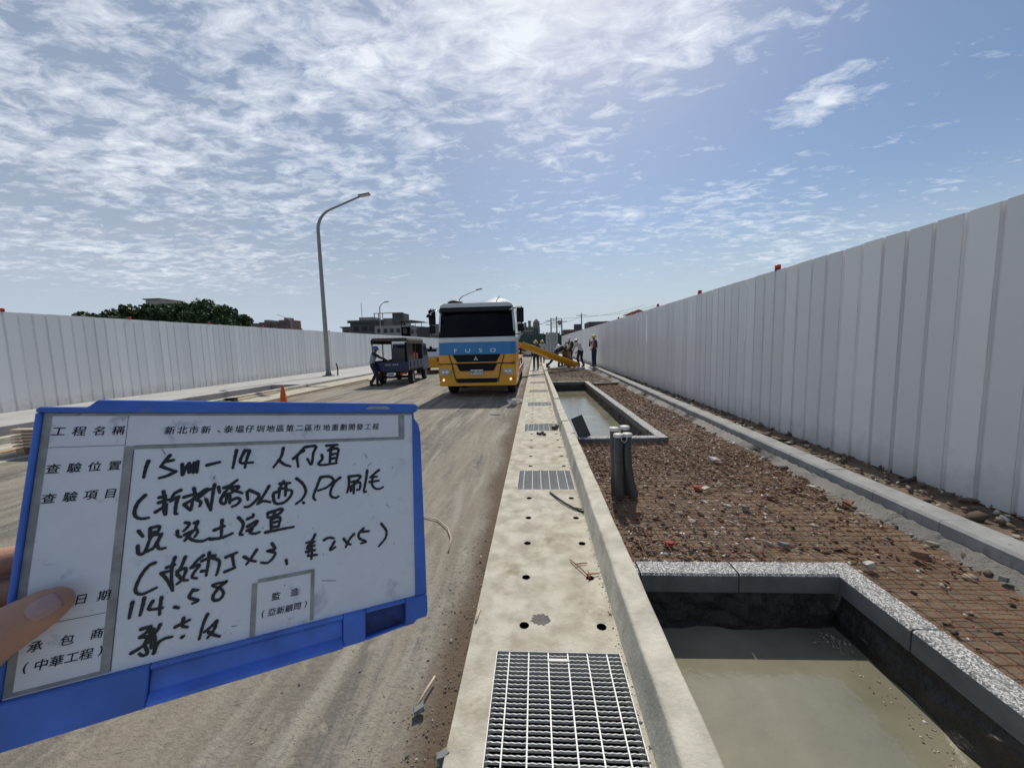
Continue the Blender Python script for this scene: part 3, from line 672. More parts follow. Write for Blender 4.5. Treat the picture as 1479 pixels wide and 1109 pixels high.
BASE=dict(pelvis=(0,0,.93),waist=(0,0,1.08),chest=(0,.01,1.32),neck=(0,.0,1.47),head=(0,.02,1.60),
 ls=(-.19,0,1.41),le=(-.25,-.02,1.12),lw=(-.24,.06,.88),rs=(.19,0,1.41),re=(.25,-.02,1.12),rw=(.24,.06,.88),
 lh=(-.10,0,.90),lk=(-.12,.02,.49),la=(-.12,0,.09),rh=(.10,0,.90),rk=(.12,.02,.49),ra=(.12,0,.09))
def person(label,loc,rz,pose={},shirt='c_grey',pants='c_dark',hat='hat_w',vest=None,tape=False,sc=1.0,boots=True,group=None,feet=(0,0)):
    e=empty('person',loc,rz,label,'person',group); e.scale=(sc,)*3
    J={k:Vector(v) for k,v in BASE.items()}; J.update({k:Vector(v) for k,v in pose.items()})
    up=(J['head']-J['neck']).normalized(); fw=Vector((0,1,0)); fw=(fw-up*fw.dot(up)).normalized()
    if 'look' in J: fw=(J['look']-up*J['look'].dot(up)).normalized()
    sd_=fw.cross(up).normalized()
    H=J['head']
    toe=lambda a:a+Vector((0,.15,-.045))
    hand=lambda w_,el:w_+(w_-el).normalized()*.09
    body=[[(J['pelvis'],(.15,.11,.12)),(J['waist'],(.135,.10,.12)),(J['chest'],(.165,.115,.14)),(J['neck'],.058)],
      [(J['neck'],.055),(H-up*.03,.07)],[(H,(.078,.092,.105)),(H+up*.04,(.075,.09,.09))],[(H+fw*.085-up*.015,.014),(H+fw*.098-up*.03,.013)],[(H-up*.09+fw*.05,.035),(H-up*.08+fw*.06,.03)],
      [(H+sd_*.078,.016),(H+sd_*.08-up*.02,.014)],[(H-sd_*.078,.016),(H-sd_*.08-up*.02,.014)]]
    for s in 'lr':
        hd=hand(J[s+'w'],J[s+'e'])
        body+=[[(J['chest']+Vector((0,0,.08)),.08),(J[s+'s'],.066),(J[s+'e'],.045),(J[s+'w'],.03),(hd-(hd-J[s+'w'])*.4,.037),(hd,.03)]]
        d_=(hd-J[s+'w']).normalized(); q=d_.cross(Vector((1,.3,.2))).normalized()
        for k in range(4): 
            b0=hd+q*(k-1.5)*.019; body+=[[(b0,.0115),(b0+d_*(.05,.065,.06,.045)[k]-Vector((0,-.01,.0)),.0095)]]
        body+=[[(J[s+'w']+d_*.02+q*.02,.014),(J[s+'w']+d_*.055+q*.052,.012)]]
        body+=[[(J['pelvis'],.12),(J[s+'h'],.10),(J[s+'k'],.062),(J[s+'a'],.042),(toe(J[s+'a']),.035)]]
    blob('body',body,M['skinf'],e,.016,2,1)
    sh=[[(J['pelvis']+Vector((0,0,.03)),(.168,.128,.10)),(J['waist'],(.155,.12,.12)),(J['chest'],(.185,.135,.14)),(J['neck']-(J['neck']-J['chest'])*.25,.085)]]
    for s in 'lr': sh+=[[(J['chest']+Vector((0,0,.08)),.09),(J[s+'s'],.083),(J[s+'e'],.062),(J[s+'w']-(J[s+'w']-J[s+'e'])*.1,.046)]]
    blob('shirt',sh,M[shirt],e,.02,2,1)
    pt=[[(J['pelvis'],(.172,.13,.10)),(J['pelvis'],(.17,.13,.10))]]
    for s in 'lr': pt+=[[(J['pelvis'],.125),(J[s+'h'],.118),(J[s+'k'],.082),(J[s+'a']+(J[s+'k']-J[s+'a'])*.12,.068)]]
    blob('trousers',pt,M[pants],e,.02,2,1)
    for s in 'lr':
        a=J[s+'a']; blob('boot',[[(a+Vector((0,0,.12)),.066),(a,.058),(a+Vector((0,.02,-.03)),(.05,.06,.055))],[(a+Vector((0,-.02,-.035)),(.045,.05,.05)),(toe(a),(.045,.06,.045))]],M['boot'],e,.016,2,1)
    # helmet: dome with brim
    rot=Matrix((sd_,fw,up)).transposed(); b=MB(); b.lathe([(.001,.155),(.06,.142),(.10,.10),(.118,.05),(.122,.02),(.145,.012),(.145,.004),(.118,.004)],n=18)
    b.v=[tuple(rot@Vector((v[0],v[1]*1.12+(.03 if v[1]>.1 and v[2]<.02 else 0),v[2]))+H+up*.015) for v in b.v]; b.build('helmet',M[hat],e)
    if vest:
        vs=[[(J['waist']-(J['chest']-J['waist'])*.3,(.175,.14,.09)),(J['waist'],(.17,.135,.12)),(J['chest'],(.195,.15,.13)),(J['chest']+(J['neck']-J['chest'])*.45,(.16,.12,.08))]]
        blob('vest',vs,M[vest],e,.02,2,1)
    if tape:
        for s in (-1,1):
            c0=J['chest']; ax=(J['chest']-J['waist']).normalized(); f2=(Vector((0,1,0))-ax*ax.y).normalized()
            for sg in (-1,1):
                pts=[J['waist']-ax*.1+Vector((s*.085,0,0))+f2*sg*.147,J['waist']+Vector((s*.085,0,0))+f2*sg*.15,c0+Vector((s*.10,0,0))+f2*sg*.15,c0+ax*.13+Vector((s*.10,0,0))+f2*sg*.09,c0+ax*.16+Vector((s*.10,0,0))]
                MB().tube(pts,.022,6).build('reflective_strap',M['tape'],e)
    return e
# ================= whiteboard =================
bu=Vector((0.8107583,0.5741149,-0.11429374)).normalized(); bn=Vector((0.58269588,-0.77282759,0.25140211)); bn=(bn-bu*bn.dot(bu)).normalized(); bv=bn.cross(bu)
BM=Matrix.Translation((-0.35667847,0.25726372,1.55905549))@Matrix((bu,bv,bn)).transposed().to_4x4()
WB=bpy.data.objects.new('whiteboard',None); COL.objects.link(WB); WB.matrix_world=BM
tag(WB,'small hand-held whiteboard in a blue plastic frame with handwritten Chinese notes','whiteboard')
M['wb']=mat('whiteboard_face',(.80,.82,.84),.28,var=.04,vs=30,detail=8,stain=((.50,.53,.58),22,.60),coat=.0,rough_var=.08)
M['paper']=mat('laminated_paper',(.80,.81,.83),.4,var=.05,vs=45,stain=((.42,.45,.52),38,.60),rough_var=.1)
M['gtape']=mat('dirty_tape',(.24,.235,.22),.55,c2=(.42,.42,.40),vs=70,stain=((.10,.09,.075),90,.64))
M['bplast']=mat('blue_plastic',(.06,.165,.58),.36,var=.22,vs=18,spec=.5,stain=((.12,.20,.42),30,.62))
M['bplast2']=mat('pen_tray_plastic',(.075,.19,.66),.30,var=.3,vs=25)  # paler, smoother blue for the pen tray
M['dkblue']=mat('dark_blue_plastic',(.008,.012,.05),.5,c2=(.02,.06,.28),vs=60)  # darker, mottled blue for the pocket floor
M['scuff']=mat('plastic_scuff',(.33,.34,.35),.6,var=.3,vs=120)
out_=[(-.0035,-.2145),(-.0035,.0030),(-.0015,.0042),(.0225,.0042),(.0275,.0098),(.2730,.0100),(.2765,.0085),(.2775,.0045),(.2755,.0012),(.2728,-.0010),(.2730,-.006),(.2775,-.0125),(.2795,-.022),(.2822,-.1447),(.2830,-.2020),(.2815,-.2065),(.2765,-.2068),(.2738,-.2095),(.2700,-.2125)]
MB().prism(out_,'z',-.012,-.0025).build('back_shell',M['bplast'],WB,bevel=.001)
MB().bb(0,.2715,-.1856,.0,-.0024,0).build('writing_surface',M['wb'],WB)
def rim(name,poly,z,m='bplast',bev=.0012): return MB().prism(poly,'z',-.0024,z).build(name,M[m],WB,bevel=bev)
rim('top_rim',[(-.0035,.0002),(-.0035,.0032),(-.0012,.0044),(.0225,.0044),(.0275,.0100),(.2730,.0102),(.2768,.0085),(.2777,.0045),(.2755,.0014),(.2722,.0002)],.0035)
rim('side_rim',[(-.0035,-.1856),(-.0035,0),(-.0002,0),(-.0002,-.1856)],.0035)
rim('side_rim',[(.2717,-.1856),(.2717,0),(.2727,-.0010),(.2732,-.006),(.2777,-.0125),(.2797,-.022),(.2822,-.1447),(.2828,-.1856)],.0025)
rim('bottom_rim',[(-.0035,-.2147),(-.0035,-.1858),(.0716,-.1858),(.0716,-.2139)],.0040)
# pen tray: a trough between two lips
MB().prism([(-.1858,-.0024),(-.1858,.0040),(-.1882,.0042),(-.1915,-.0010),(-.2045,.0005),(-.2095,.0065),(-.2125,.0065),(-.2125,-.0024)],'x',.0718,.2032).build('pen_tray',M['bplast2'],WB,bevel=.0006)
rim('bottom_rim',[(.2034,-.2127),(.2034,-.1858),(.2228,-.1858),(.2228,-.2127)],.0040)
rim('bottom_rim',[(.2608,-.2075),(.2608,-.1858),(.2829,-.1858),(.2831,-.2020),(.2817,-.2068),(.2765,-.2070)],.0040)
rim('pocket_edge',[(.2230,-.1890),(.2230,-.1858),(.2606,-.1858),(.2606,-.1890)],.0040)
rim('pocket_edge',[(.2230,-.2125),(.2230,-.2100),(.2606,-.2078),(.2606,-.2096)],.0038)
MB().bb(.2230,.2606,-.2096,-.1892,-.0024,-.0018).build('pocket_floor',M['dkblue'],WB)
MB().prism([(.2215,.0036),(.2265,.0068),(.2435,.0068),(.2485,.0036)],'z',.0036,.00362).build('scuff',M['scuff'],WB)
lay=[0]
def sheet(name,x0,x1,y0,y1,m,z=None):
    lay[0]+=1; zz=.00004*lay[0]
    return MB().bb(x0,x1,y0,y1,.00001,zz+.0001 if z is None else z).build(name,M[m],WB)
sheet('paper_strip',.0040,.0446,-.1822,-.0022,'paper',.00025)
sheet('paper_strip',.0448,.2570,-.0254,-.0022,'paper',.00025)
sheet('paper_label',.1358,.1760,-.1822,-.1446,'paper',.00025)
T_=[(.0002,.0044,-.1845,-.0004),(.0444,.0500,-.1845,-.0258),(.0502,.2625,-.0284,-.0258),(.2572,.2628,-.0256,-.0024),(.0046,.2715,-.0021,-.0002),(.1318,.1357,-.1850,-.1440),(.1359,.1790,-.1444,-.1415),(.1762,.1790,-.1840,-.1446),(.0046,.0442,-.1845,-.1824)]
for i,t in enumerate(T_): sheet('tape_strip',*t,'gtape',.0004+.00001*i)
b=MB(); zt=.0003
for a in ((.0040,.0445,-.0251,-.0248),(.0040,.0440,-.1444,-.1441),(.0447,.0449,-.0252,-.0022),(.2566,.2569,-.0254,-.003),(.0500,.2570,-.0258,-.02545),(.0497,.0501,-.184,-.0286)): b.bb(*a,zt,zt+.00015)
b.build('printed_rule',M['ink2'],WB)
def text_mesh(ch,size,shear=.12,off=.012):
    c=bpy.data.curves.new('t','FONT'); c.body=ch; c.size=size; c.shear=shear; c.offset=0; c.align_x='CENTER'; c.align_y='CENTER'; c.resolution_u=3
    o=bpy.data.objects.new('t',c); COL.objects.link(o); me=bpy.data.meshes.new_from_object(o.evaluated_get(DG())); bpy.data.objects.remove(o); return me
def text_line(name,s,x0,x1,yc,size,m,parent,z=.00055,shear=.12,off=.012,xs=None,bold=.028):
    bm=bmesh.new(); n=len(s)
    for i,ch in enumerate(s):
        if ch==' ': continue
        me=text_mesh(ch,size,shear,off)
        if not len(me.vertices): print('no glyph',ch); continue
        co=np.empty(len(me.vertices)*3); me.vertices.foreach_get('co',co); co=co.reshape(-1,3); cx=(co[:,0].min()+co[:,0].max())/2; cy=(co[:,1].min()+co[:,1].max())/2
        if ch in '、': cx-=size*.15; cy+=size*.25
        x=x0+(x1-x0)*((i+.5)/n) if xs is None else xs[i]
        me.transform(Matrix.Translation((x-cx,yc-cy,z))); bm.from_mesh(me)
        if m is M['ink2'] and bold:
            for dx,dy in ((bold,0),(0,-bold*.6),(bold,-bold*.6)):
                me.transform(Matrix.Translation((dx*size,dy*size,-.00001 if z else 0))); bm.from_mesh(me); me.transform(Matrix.Translation((-dx*size,-dy*size,0)))
        bpy.data.meshes.remove(me)
    me=bpy.data.meshes.new(name); bm.to_mesh(me); bm.free(); me.materials.append(m); return link(name,me,parent)
for s,x0,x1,yc,sz in [('工程名稱',.003,.0452,-.0134,.0074),('查驗位置',.003,.0452,-.0400,.0074),('查驗項目',.003,.0448,-.0606,.0074),('日期',.0250,.0480,-.1322,.0072),('承包商',.0040,.0485,-.1570,.0070),
  ('(中華工程)',.0050,.0470,-.1690,.0070),('新北市新、泰塭仔圳地區第二區市地重劃開發工程',.0665,.2365,-.0140,.0068),('監造',.1425,.1705,-.1577,.0066),('(亞新顧問)',.1375,.1755,-.1697,.0062)]:
    text_line('printed_text',s,x0,x1,yc,sz,M['ink2'],WB,off=.014)
STROKES='''5910,-3800 5790,-4370 5730,-5040
7180,-3430 6950,-3790 6670,-4290
6980,-3900 7440,-3810
6760,-4290 7050,-4460 7620,-4730
7620,-4730 7150,-5020 6650,-5170
7990,-4190 8040,-5020
8060,-5020 8270,-4400 8460,-4150
8430,-4150 8450,-4870
8480,-4870 8730,-4170
8760,-4130 8750,-4890
8750,-4890 8960,-4030
8980,-4030 8970,-4920
9600,-4380 10470,-4170
11570,-3240 11470,-4000 11380,-4740
12170,-3270 11890,-4300 12800,-4360
12170,-3310 12510,-3290
12520,-3330 12340,-4050 12240,-4770
5920,-6410 5530,-6960 5400,-7640 5560,-8010 5890,-8150 6240,-8130
6980,-6240 7060,-6570
6760,-6680 7140,-6580
6760,-7070 7330,-6890
7090,-6650 7100,-7580 7190,-8020
6620,-7760 6980,-7490 7250,-7240
7190,-7230 7240,-8020
8040,-6240 7650,-6490 7460,-7050
7510,-6980 7950,-6710
7920,-6740 7820,-7310 7810,-7990 7930,-8060
8280,-6820 8950,-6630
8860,-6170 8990,-6780 8850,-7060 8790,-7860
8320,-7400 8730,-7890
8340,-7370 8850,-7060
9080,-6790 9660,-6330 9730,-6490 9100,-7090
9100,-7090 9380,-7350 9310,-7640
9660,-6440 10180,-6310
10200,-6000 10120,-6910 10060,-8060
9710,-7160 9850,-7550 10060,-8060
10480,-6240 10580,-6710
10840,-6340 11250,-6230 11010,-6630
11300,-6170 11750,-5770
11050,-6390 11880,-6320 11580,-6690 10830,-7040
11420,-6550 12150,-6910
10960,-6690 10690,-7270 10760,-7580 11010,-7610 11080,-7010
11290,-7030 11320,-7650
11410,-7420 11820,-7280 12040,-7490 11800,-7830 11490,-7950
11140,-7140 11180,-6840
12490,-6850 12580,-7520
12650,-6710 13380,-7230 12970,-7850 12660,-8090 12390,-8090
14100,-6500 13760,-7180 13300,-7950
13350,-7890 13730,-7750 14240,-7900
14900,-6380 15720,-6390
15210,-6210 14990,-6590 14860,-7620
15400,-6430 15370,-7480
14880,-6810 15470,-6830
14840,-7060 14470,-7190 14490,-7710 14700,-8090 15280,-8060 15730,-7650 15900,-7210 15770,-7030 15450,-7030
14110,-8810 15120,-8590 15020,-8930 14180,-9200 14080,-8810
14610,-8750 14510,-9180
14410,-9360 15030,-9310 14940,-10070
14360,-9410 14390,-10230
14420,-9710 14870,-9620
14460,-10060 14890,-10050
13980,-10420 15010,-10330 16110,-10270
11980,-8900 12320,-9370 12310,-9800 12150,-10260 12340,-10350
12620,-9110 13020,-8950 13010,-8760
12650,-9730 13310,-9360 13210,-9690 12900,-9890
12640,-10060 13010,-9960 12860,-10250 13190,-10390 13540,-10320
10380,-9680 11060,-9460
10860,-8950 10870,-9580 10880,-10290
10170,-10350 10910,-10360 11630,-10120
16220,-6040 16760,-6590 17010,-7290 16720,-7930 16250,-8290
16850,-8260 16870,-8310
15080,-3210 14920,-4010 14370,-4890
14750,-4290 15200,-4700 15690,-4900
15900,-4240 16300,-3830 16750,-3250
16760,-3510 16230,-4000 16320,-4990
16830,-3210 17740,-3160 17550,-3810 17420,-4850 17050,-4310
18280,-4030 18330,-4390 18010,-4850 18460,-4970 19610,-4870
18670,-3160 19670,-3110
19340,-3190 18930,-3530
18840,-3610 19680,-3480 19670,-4110 19530,-4820
19050,-3720 18990,-4870
19100,-4030 19520,-3960
19110,-4430 19520,-4370
18200,-6130 17940,-6880 17650,-7780 17810,-8140
18240,-6090 18970,-6100 19350,-6490 18820,-7050 18030,-7310
19930,-6270 19470,-6670 19120,-7420 19160,-7950 19580,-8130 19820,-8020
20690,-6250 21780,-6250 21520,-6680 20820,-6800
20730,-6340 20740,-7060 20580,-7750
20920,-7610 21000,-7170 21740,-6880 21740,-7520 21480,-7580
21210,-6740 21180,-7900
22450,-5800 22320,-6750 22140,-7780 22360,-7850
23600,-5840 23130,-6180 22720,-6510
22860,-6480 23410,-6480
22680,-6940 23590,-6890
23040,-6310 22900,-7080 23130,-7560 23590,-7720 24010,-7560
8040,-9380 8100,-9780 8310,-9880
8500,-8810 8740,-8910 8640,-9190 8420,-9440
9060,-8920 9290,-8850 9170,-9270 9310,-9650 9160,-9990
8980,-9560 8530,-10200
8500,-9740 8840,-9580 9070,-9480
8680,-9910 9110,-10270 9660,-10410 10100,-10250
5740,-9030 6020,-9480
5780,-10120 5870,-10670 6140,-10720 6320,-10280 6530,-9560 7120,-9450
6400,-8920 6860,-8850 6940,-9000 6840,-9340
6400,-8920 6420,-9650
6510,-9290 6830,-9230
7070,-9510 6900,-10110 7040,-10540 7390,-10540
6290,-10610 6700,-10420 6860,-9960
6870,-11530 6530,-11670 6150,-12260 5900,-13060 5980,-13470 6360,-13620 7080,-13350
8030,-11340 7910,-11940 7910,-12760 8060,-13780
7580,-12010 8070,-11900
7280,-12360 7870,-12280
7300,-12360 7700,-12990 8030,-13730
8660,-11430 8480,-12050 8280,-12500
8220,-12410 8750,-12310 8600,-13040 8280,-13350
8230,-12620 8600,-13110 8920,-13210
9810,-11530 9450,-11820 9070,-12310
9070,-12310 9590,-12200 9320,-12640 9170,-13030 9470,-13190
9720,-11940 10100,-11800
10160,-11380 10150,-12090 10060,-13100
9740,-12720 10120,-12730
10300,-11690 10580,-11670
10400,-11820 10850,-12160 10820,-12800 10720,-13210
11270,-11950 12020,-11710
11710,-11880 11800,-12410 11890,-12870
11270,-13070 11950,-12880
13400,-11740 13030,-12350 12720,-12770
12520,-12140 12970,-12490 13370,-12670
14500,-11410 14730,-11910 14180,-11970 14740,-12220 14650,-12590 14250,-12940 13770,-12840
15620,-12990 15690,-13340
17870,-11200 17610,-11690 17160,-11820
17250,-12270 17850,-12140
17320,-12080 17850,-11810
17180,-12580 17900,-12550
17340,-12930 18070,-13000
17540,-11840 17640,-12660 17610,-13260
17470,-11990 17330,-12690
18620,-11810 19020,-11670 19460,-11790
19510,-12090 19160,-12770 19590,-12600
21240,-11690 20820,-12130 20500,-12760
20320,-11970 20660,-12450 20950,-12580
22100,-11300 21670,-11760 21760,-12200 22360,-12560 21890,-12650
22010,-11590 22630,-11640
23800,-11110 24300,-11900 24160,-12590 23560,-13200
5810,-14060 5750,-14620 5710,-15120
6440,-13920 6380,-14520 6290,-15080
6940,-14260 6780,-14620 6820,-14820 7540,-14880
7430,-14120 7400,-14700 7400,-15310
8250,-14990 8500,-15120
9300,-14000 9100,-14510 9670,-14850 9330,-15000
9300,-14040 9610,-14090
11410,-13840 10940,-14230 10600,-14720 10680,-15090 11050,-15100 11270,-14730 11070,-14330 10500,-13920 11410,-13850
6420,-16070 6830,-16050 6750,-16350 6410,-16570
6410,-16600 6830,-16720 6710,-17160 6910,-17790 6660,-17900 6450,-17710
6940,-16020 6980,-16600 7100,-17530
6010,-17550 6470,-17340 6960,-17040
7490,-16030 7380,-16330 7170,-16660
7110,-16260 7280,-17130 7260,-17950
7260,-17920 7450,-17310 7810,-17090 8240,-17080
8390,-16440 9230,-16160
8850,-15930 8800,-16450 9120,-16650
8830,-17280 8940,-17220
10320,-16030 10100,-16660 9900,-17710
10950,-16680 10610,-17000 10190,-17290
10950,-16680 10810,-17260 10420,-17760
10460,-17360 10830,-17670 11200,-17880'''
def ribbon(b,pts,wd,z):
    P_=[np.array(p,float) for p in pts]
    if len(P_)>2:
        Q=[2*P_[0]-P_[1]]+P_+[2*P_[-1]-P_[-2]]; o=[]
        for i in range(1,len(Q)-2):
            for k in range(6):
                t=k/6; p0,p1,p2,p3=Q[i-1:i+3]; o.append(.5*((2*p1)+(-p0+p2)*t+(2*p0-5*p1+4*p2-p3)*t*t+(-p0+3*p1-3*p2+p3)*t**3))
        o.append(P_[-1]); P_=o
    n=len(P_); L_=[];R_=[]
    for i,p in enumerate(P_):
        t=P_[min(i+1,n-1)]-P_[max(i-1,0)]; t/=np.linalg.norm(t)+1e-12; nn=np.array((-t[1],t[0])); u=i/(n-1); h=wd*.5*(1.08-.28*u)*(1+.08*math.sin(i*1.7))
        L_.append(p+nn*h);R_.append(p-nn*h)
    vs=[(p[0],p[1],z) for p in L_]+[(p[0],p[1],z) for p in R_]
    b.add(vs,[(i,i+1,i+1+n,i+n) for i in range(n-1)])
    for p,h in ((P_[0],wd*.54),(P_[-1],wd*.40)):
        b.add([(p[0]+h*math.cos(q*math.pi/6),p[1]+h*math.sin(q*math.pi/6),z+.000003) for q in range(12)],[tuple(range(12))])
b=MB()
for i,ln in enumerate(STROKES.split('\n')):
    pts=[tuple(float(q)/1e5 for q in p.split(',')) for p in ln.split()]
    ribbon(b,pts,.00250 if i<90 else .00235,.00012+.000006*i if False else .0004+.0000015*i)
b.build('handwriting',M['ink'],WB)
b=MB()
for p,q in (((.1854,-.1531),(.1972,-.1556)),((.1193,-.1735),(.1231,-.174)),((.1189,-.1791),(.1194,-.1787)),((.0665,-.0292),(.0690,-.0335)),((.243,-.093),(.2465,-.097)),((.225,-.054),(.229,-.050)),((.222,-.041),(.2245,-.046))): ribbon(b,[p,q],.0004,.0004)
rs=np.random.default_rng(3)
for k in range(26):
    x,y=rs.uniform(.06,.26),rs.uniform(-.17,-.035); a=rs.uniform(0,6.28); l=rs.uniform(.0005,.002); ribbon(b,[(x,y),(x+l*math.cos(a),y+l*math.sin(a))],rs.uniform(.0002,.0006),.00039)
b.build('stray_marks',M['ink'],WB)
# ================= hand =================
HAND=bpy.data.objects.new('person',None); COL.objects.link(HAND); HAND.matrix_world=BM
tag(HAND,'hand of the person holding the whiteboard, thumb on its front, sleeve out of frame','person')
hc=[ # board space: x right, y up, z towards the viewer
 [((-.105,-.205,-.004),(.030,.030,.022)),((-.075,-.178,-.006),(.036,.040,.017)),((-.048,-.150,-.010),(.026,.040,.015))],
 [((-.105,-.205,-.004),(.028,.028,.022)),((-.19,-.285,.005),(.031,.031,.028)),((-.27,-.36,.015),(.036,.036,.033))],
 # thumb
 [((-.082,-.196,.002),.022),((-.052,-.182,.014),.0225),((-.032,-.170,.018),.0220),((-.015,-.1550,.0175),.0178),((-.004,-.1445,.0165),.0160),((.007,-.1372,.0150),.0147),((.0165,-.1315,.0138),.0128),((.0212,-.1290,.0130),.0105)],
 # index, middle, ring, little behind the board
 [((-.050,-.128,-.014),.0125),((-.026,-.104,-.027),.0105),((-.006,-.101,-.0315),.0092),((.018,-.107,-.026),.0085),((.030,-.110,-.022),.0072)],
 [((-.046,-.142,-.014),.0125),((-.020,-.124,-.029),.0105),((.002,-.123,-.032),.0092),((.026,-.128,-.026),.0085),((.040,-.130,-.022),.0072)],
 [((-.050,-.158,-.014),.012),((-.022,-.146,-.029),.0105),((-.002,-.147,-.031),.0090),((.020,-.150,-.026),.0083),((.032,-.152,-.022),.0070)],
 [((-.058,-.172,-.014),.0115),((-.034,-.166,-.026),.0092),((-.016,-.168,-.028),.0080),((.002,-.170,-.025),.0073),((.011,-.171,-.022),.0062)]]
hb=blob('hand',hc,M['skin'],HAND,.0014,5,2)
# creases at the thumb joint
co=np.empty(len(hb.data.vertices)*3); hb.data.vertices.foreach_get('co',co); co=co.reshape(-1,3)
ax=np.array((.0225+.012,-.1295+.150,-.005)); ax/=np.linalg.norm(ax); base=np.array((-.012,-.150,.0175))
t=(co-base)@ax; near=(np.linalg.norm(co-base-np.outer(t,ax),axis=1)<.019)&(co[:,2]>.006)
rad=co-base-np.outer(t,ax); rl=np.linalg.norm(rad,axis=1)[:,None]+1e-9
bend=t+.20*np.abs(rad@np.cross(ax,(0,0,1)))
for c,a,wd in ((.0015,.0020,.0011),(-.0015,.0018,.0011),(.0045,.0014,.0010),(-.0045,.0012,.0011),(-.016,.0012,.0013),(-.020,.0010,.0012)):
    co-=1.3*near[:,None]*(a*np.exp(-((bend-c)/wd)**2))[:,None]*rad/rl
hb.data.vertices.foreach_set('co',co.ravel()); hb.data.update()
M['nail']=mat('thumb_nail',(.44,.28,.25),.25,var=.06,vs=60,spec=.5)
def nail():
    # curved plate lying on the thumb end
    c=Vector((.0190,-.1302,.0142)); axn=Vector((.0105,.0065,-.0022)).normalized(); up=Vector((.10,.22,1)); up=(up-axn*up.dot(axn)).normalized(); sd2=axn.cross(up)
    vs=[];nu,nv=9,9
    for i in range(nu):
        u=-1+2*i/(nu-1)
        for k in range(nv):
            v=-1+2*k/(nv-1); ww=.0070*(1-.25*max(0,u)**4-.12*max(0,-u)**3); an=v*.72
            p=c+axn*(u*.0072*(1-.10*v*v if u>0 else 1-.16*v*v))+sd2*(math.sin(an)*ww*1.35)+up*(.0122*math.cos(an)-.0004-(.0022*u if u>0 else 0))
            vs.append(p)
    b=MB(); b.add(vs,[(i*nv+k,i*nv+k+1,(i+1)*nv+k+1,(i+1)*nv+k) for i in range(nu-1) for k in range(nv-1)],True)
    o=b.build('thumb_nail',M['nail'],HAND); s=o.modifiers.new('s','SOLIDIFY'); s.thickness=.0007; s.offset=1; return o
nail()
blob('sleeve',[[((-.17,-.267,.003),(.040,.040,.036)),((-.30,-.388,.018),(.05,.05,.046))]],M['c_navy'],HAND,.003,3,2)
# ================= mixer truck =================
def rrect(x0,x1,z0,z1,r,n=5):
    p=[]
    for cx,cz,a0 in ((x1-r,z1-r,0),(x0+r,z1-r,90),(x0+r,z0+r,180),(x1-r,z0+r,270)):
        for k in range(n+1): a=R(a0+90*k/n); p.append((cx+r*math.cos(a),cz+r*math.sin(a)))
    return p
def wheel_tree(parent,loc,r=.5,w=.28,side=1,dual=False):
    tyre=MB().lathe([(r*.58,-w/2),(r*.86,-w/2),(r*.97,-w*.42),(r,-w*.25),(r,w*.25),(r*.97,w*.42),(r*.86,w/2),(r*.58,w/2)],axis='x',n=28)
    wh=tyre.build('wheel',M['dark'],parent,loc)
    rim_=MB().lathe([(r*.58,w*.45),(r*.54,w*.3),(r*.42,w*.15),(r*.2,w*.2),(r*.2,w*.38),(0.001,w*.40)],axis='x',n=20)
    rim_.lathe([(r*.58,-w*.45),(r*.5,-w*.3),(r*.2,-w*.25),(.001,-w*.25)],axis='x',n=20)
    if side<0: rim_.v=[(-x,y,z) for x,y,z in rim_.v]
    rim_.build('rim',M['galv'],wh); return wh
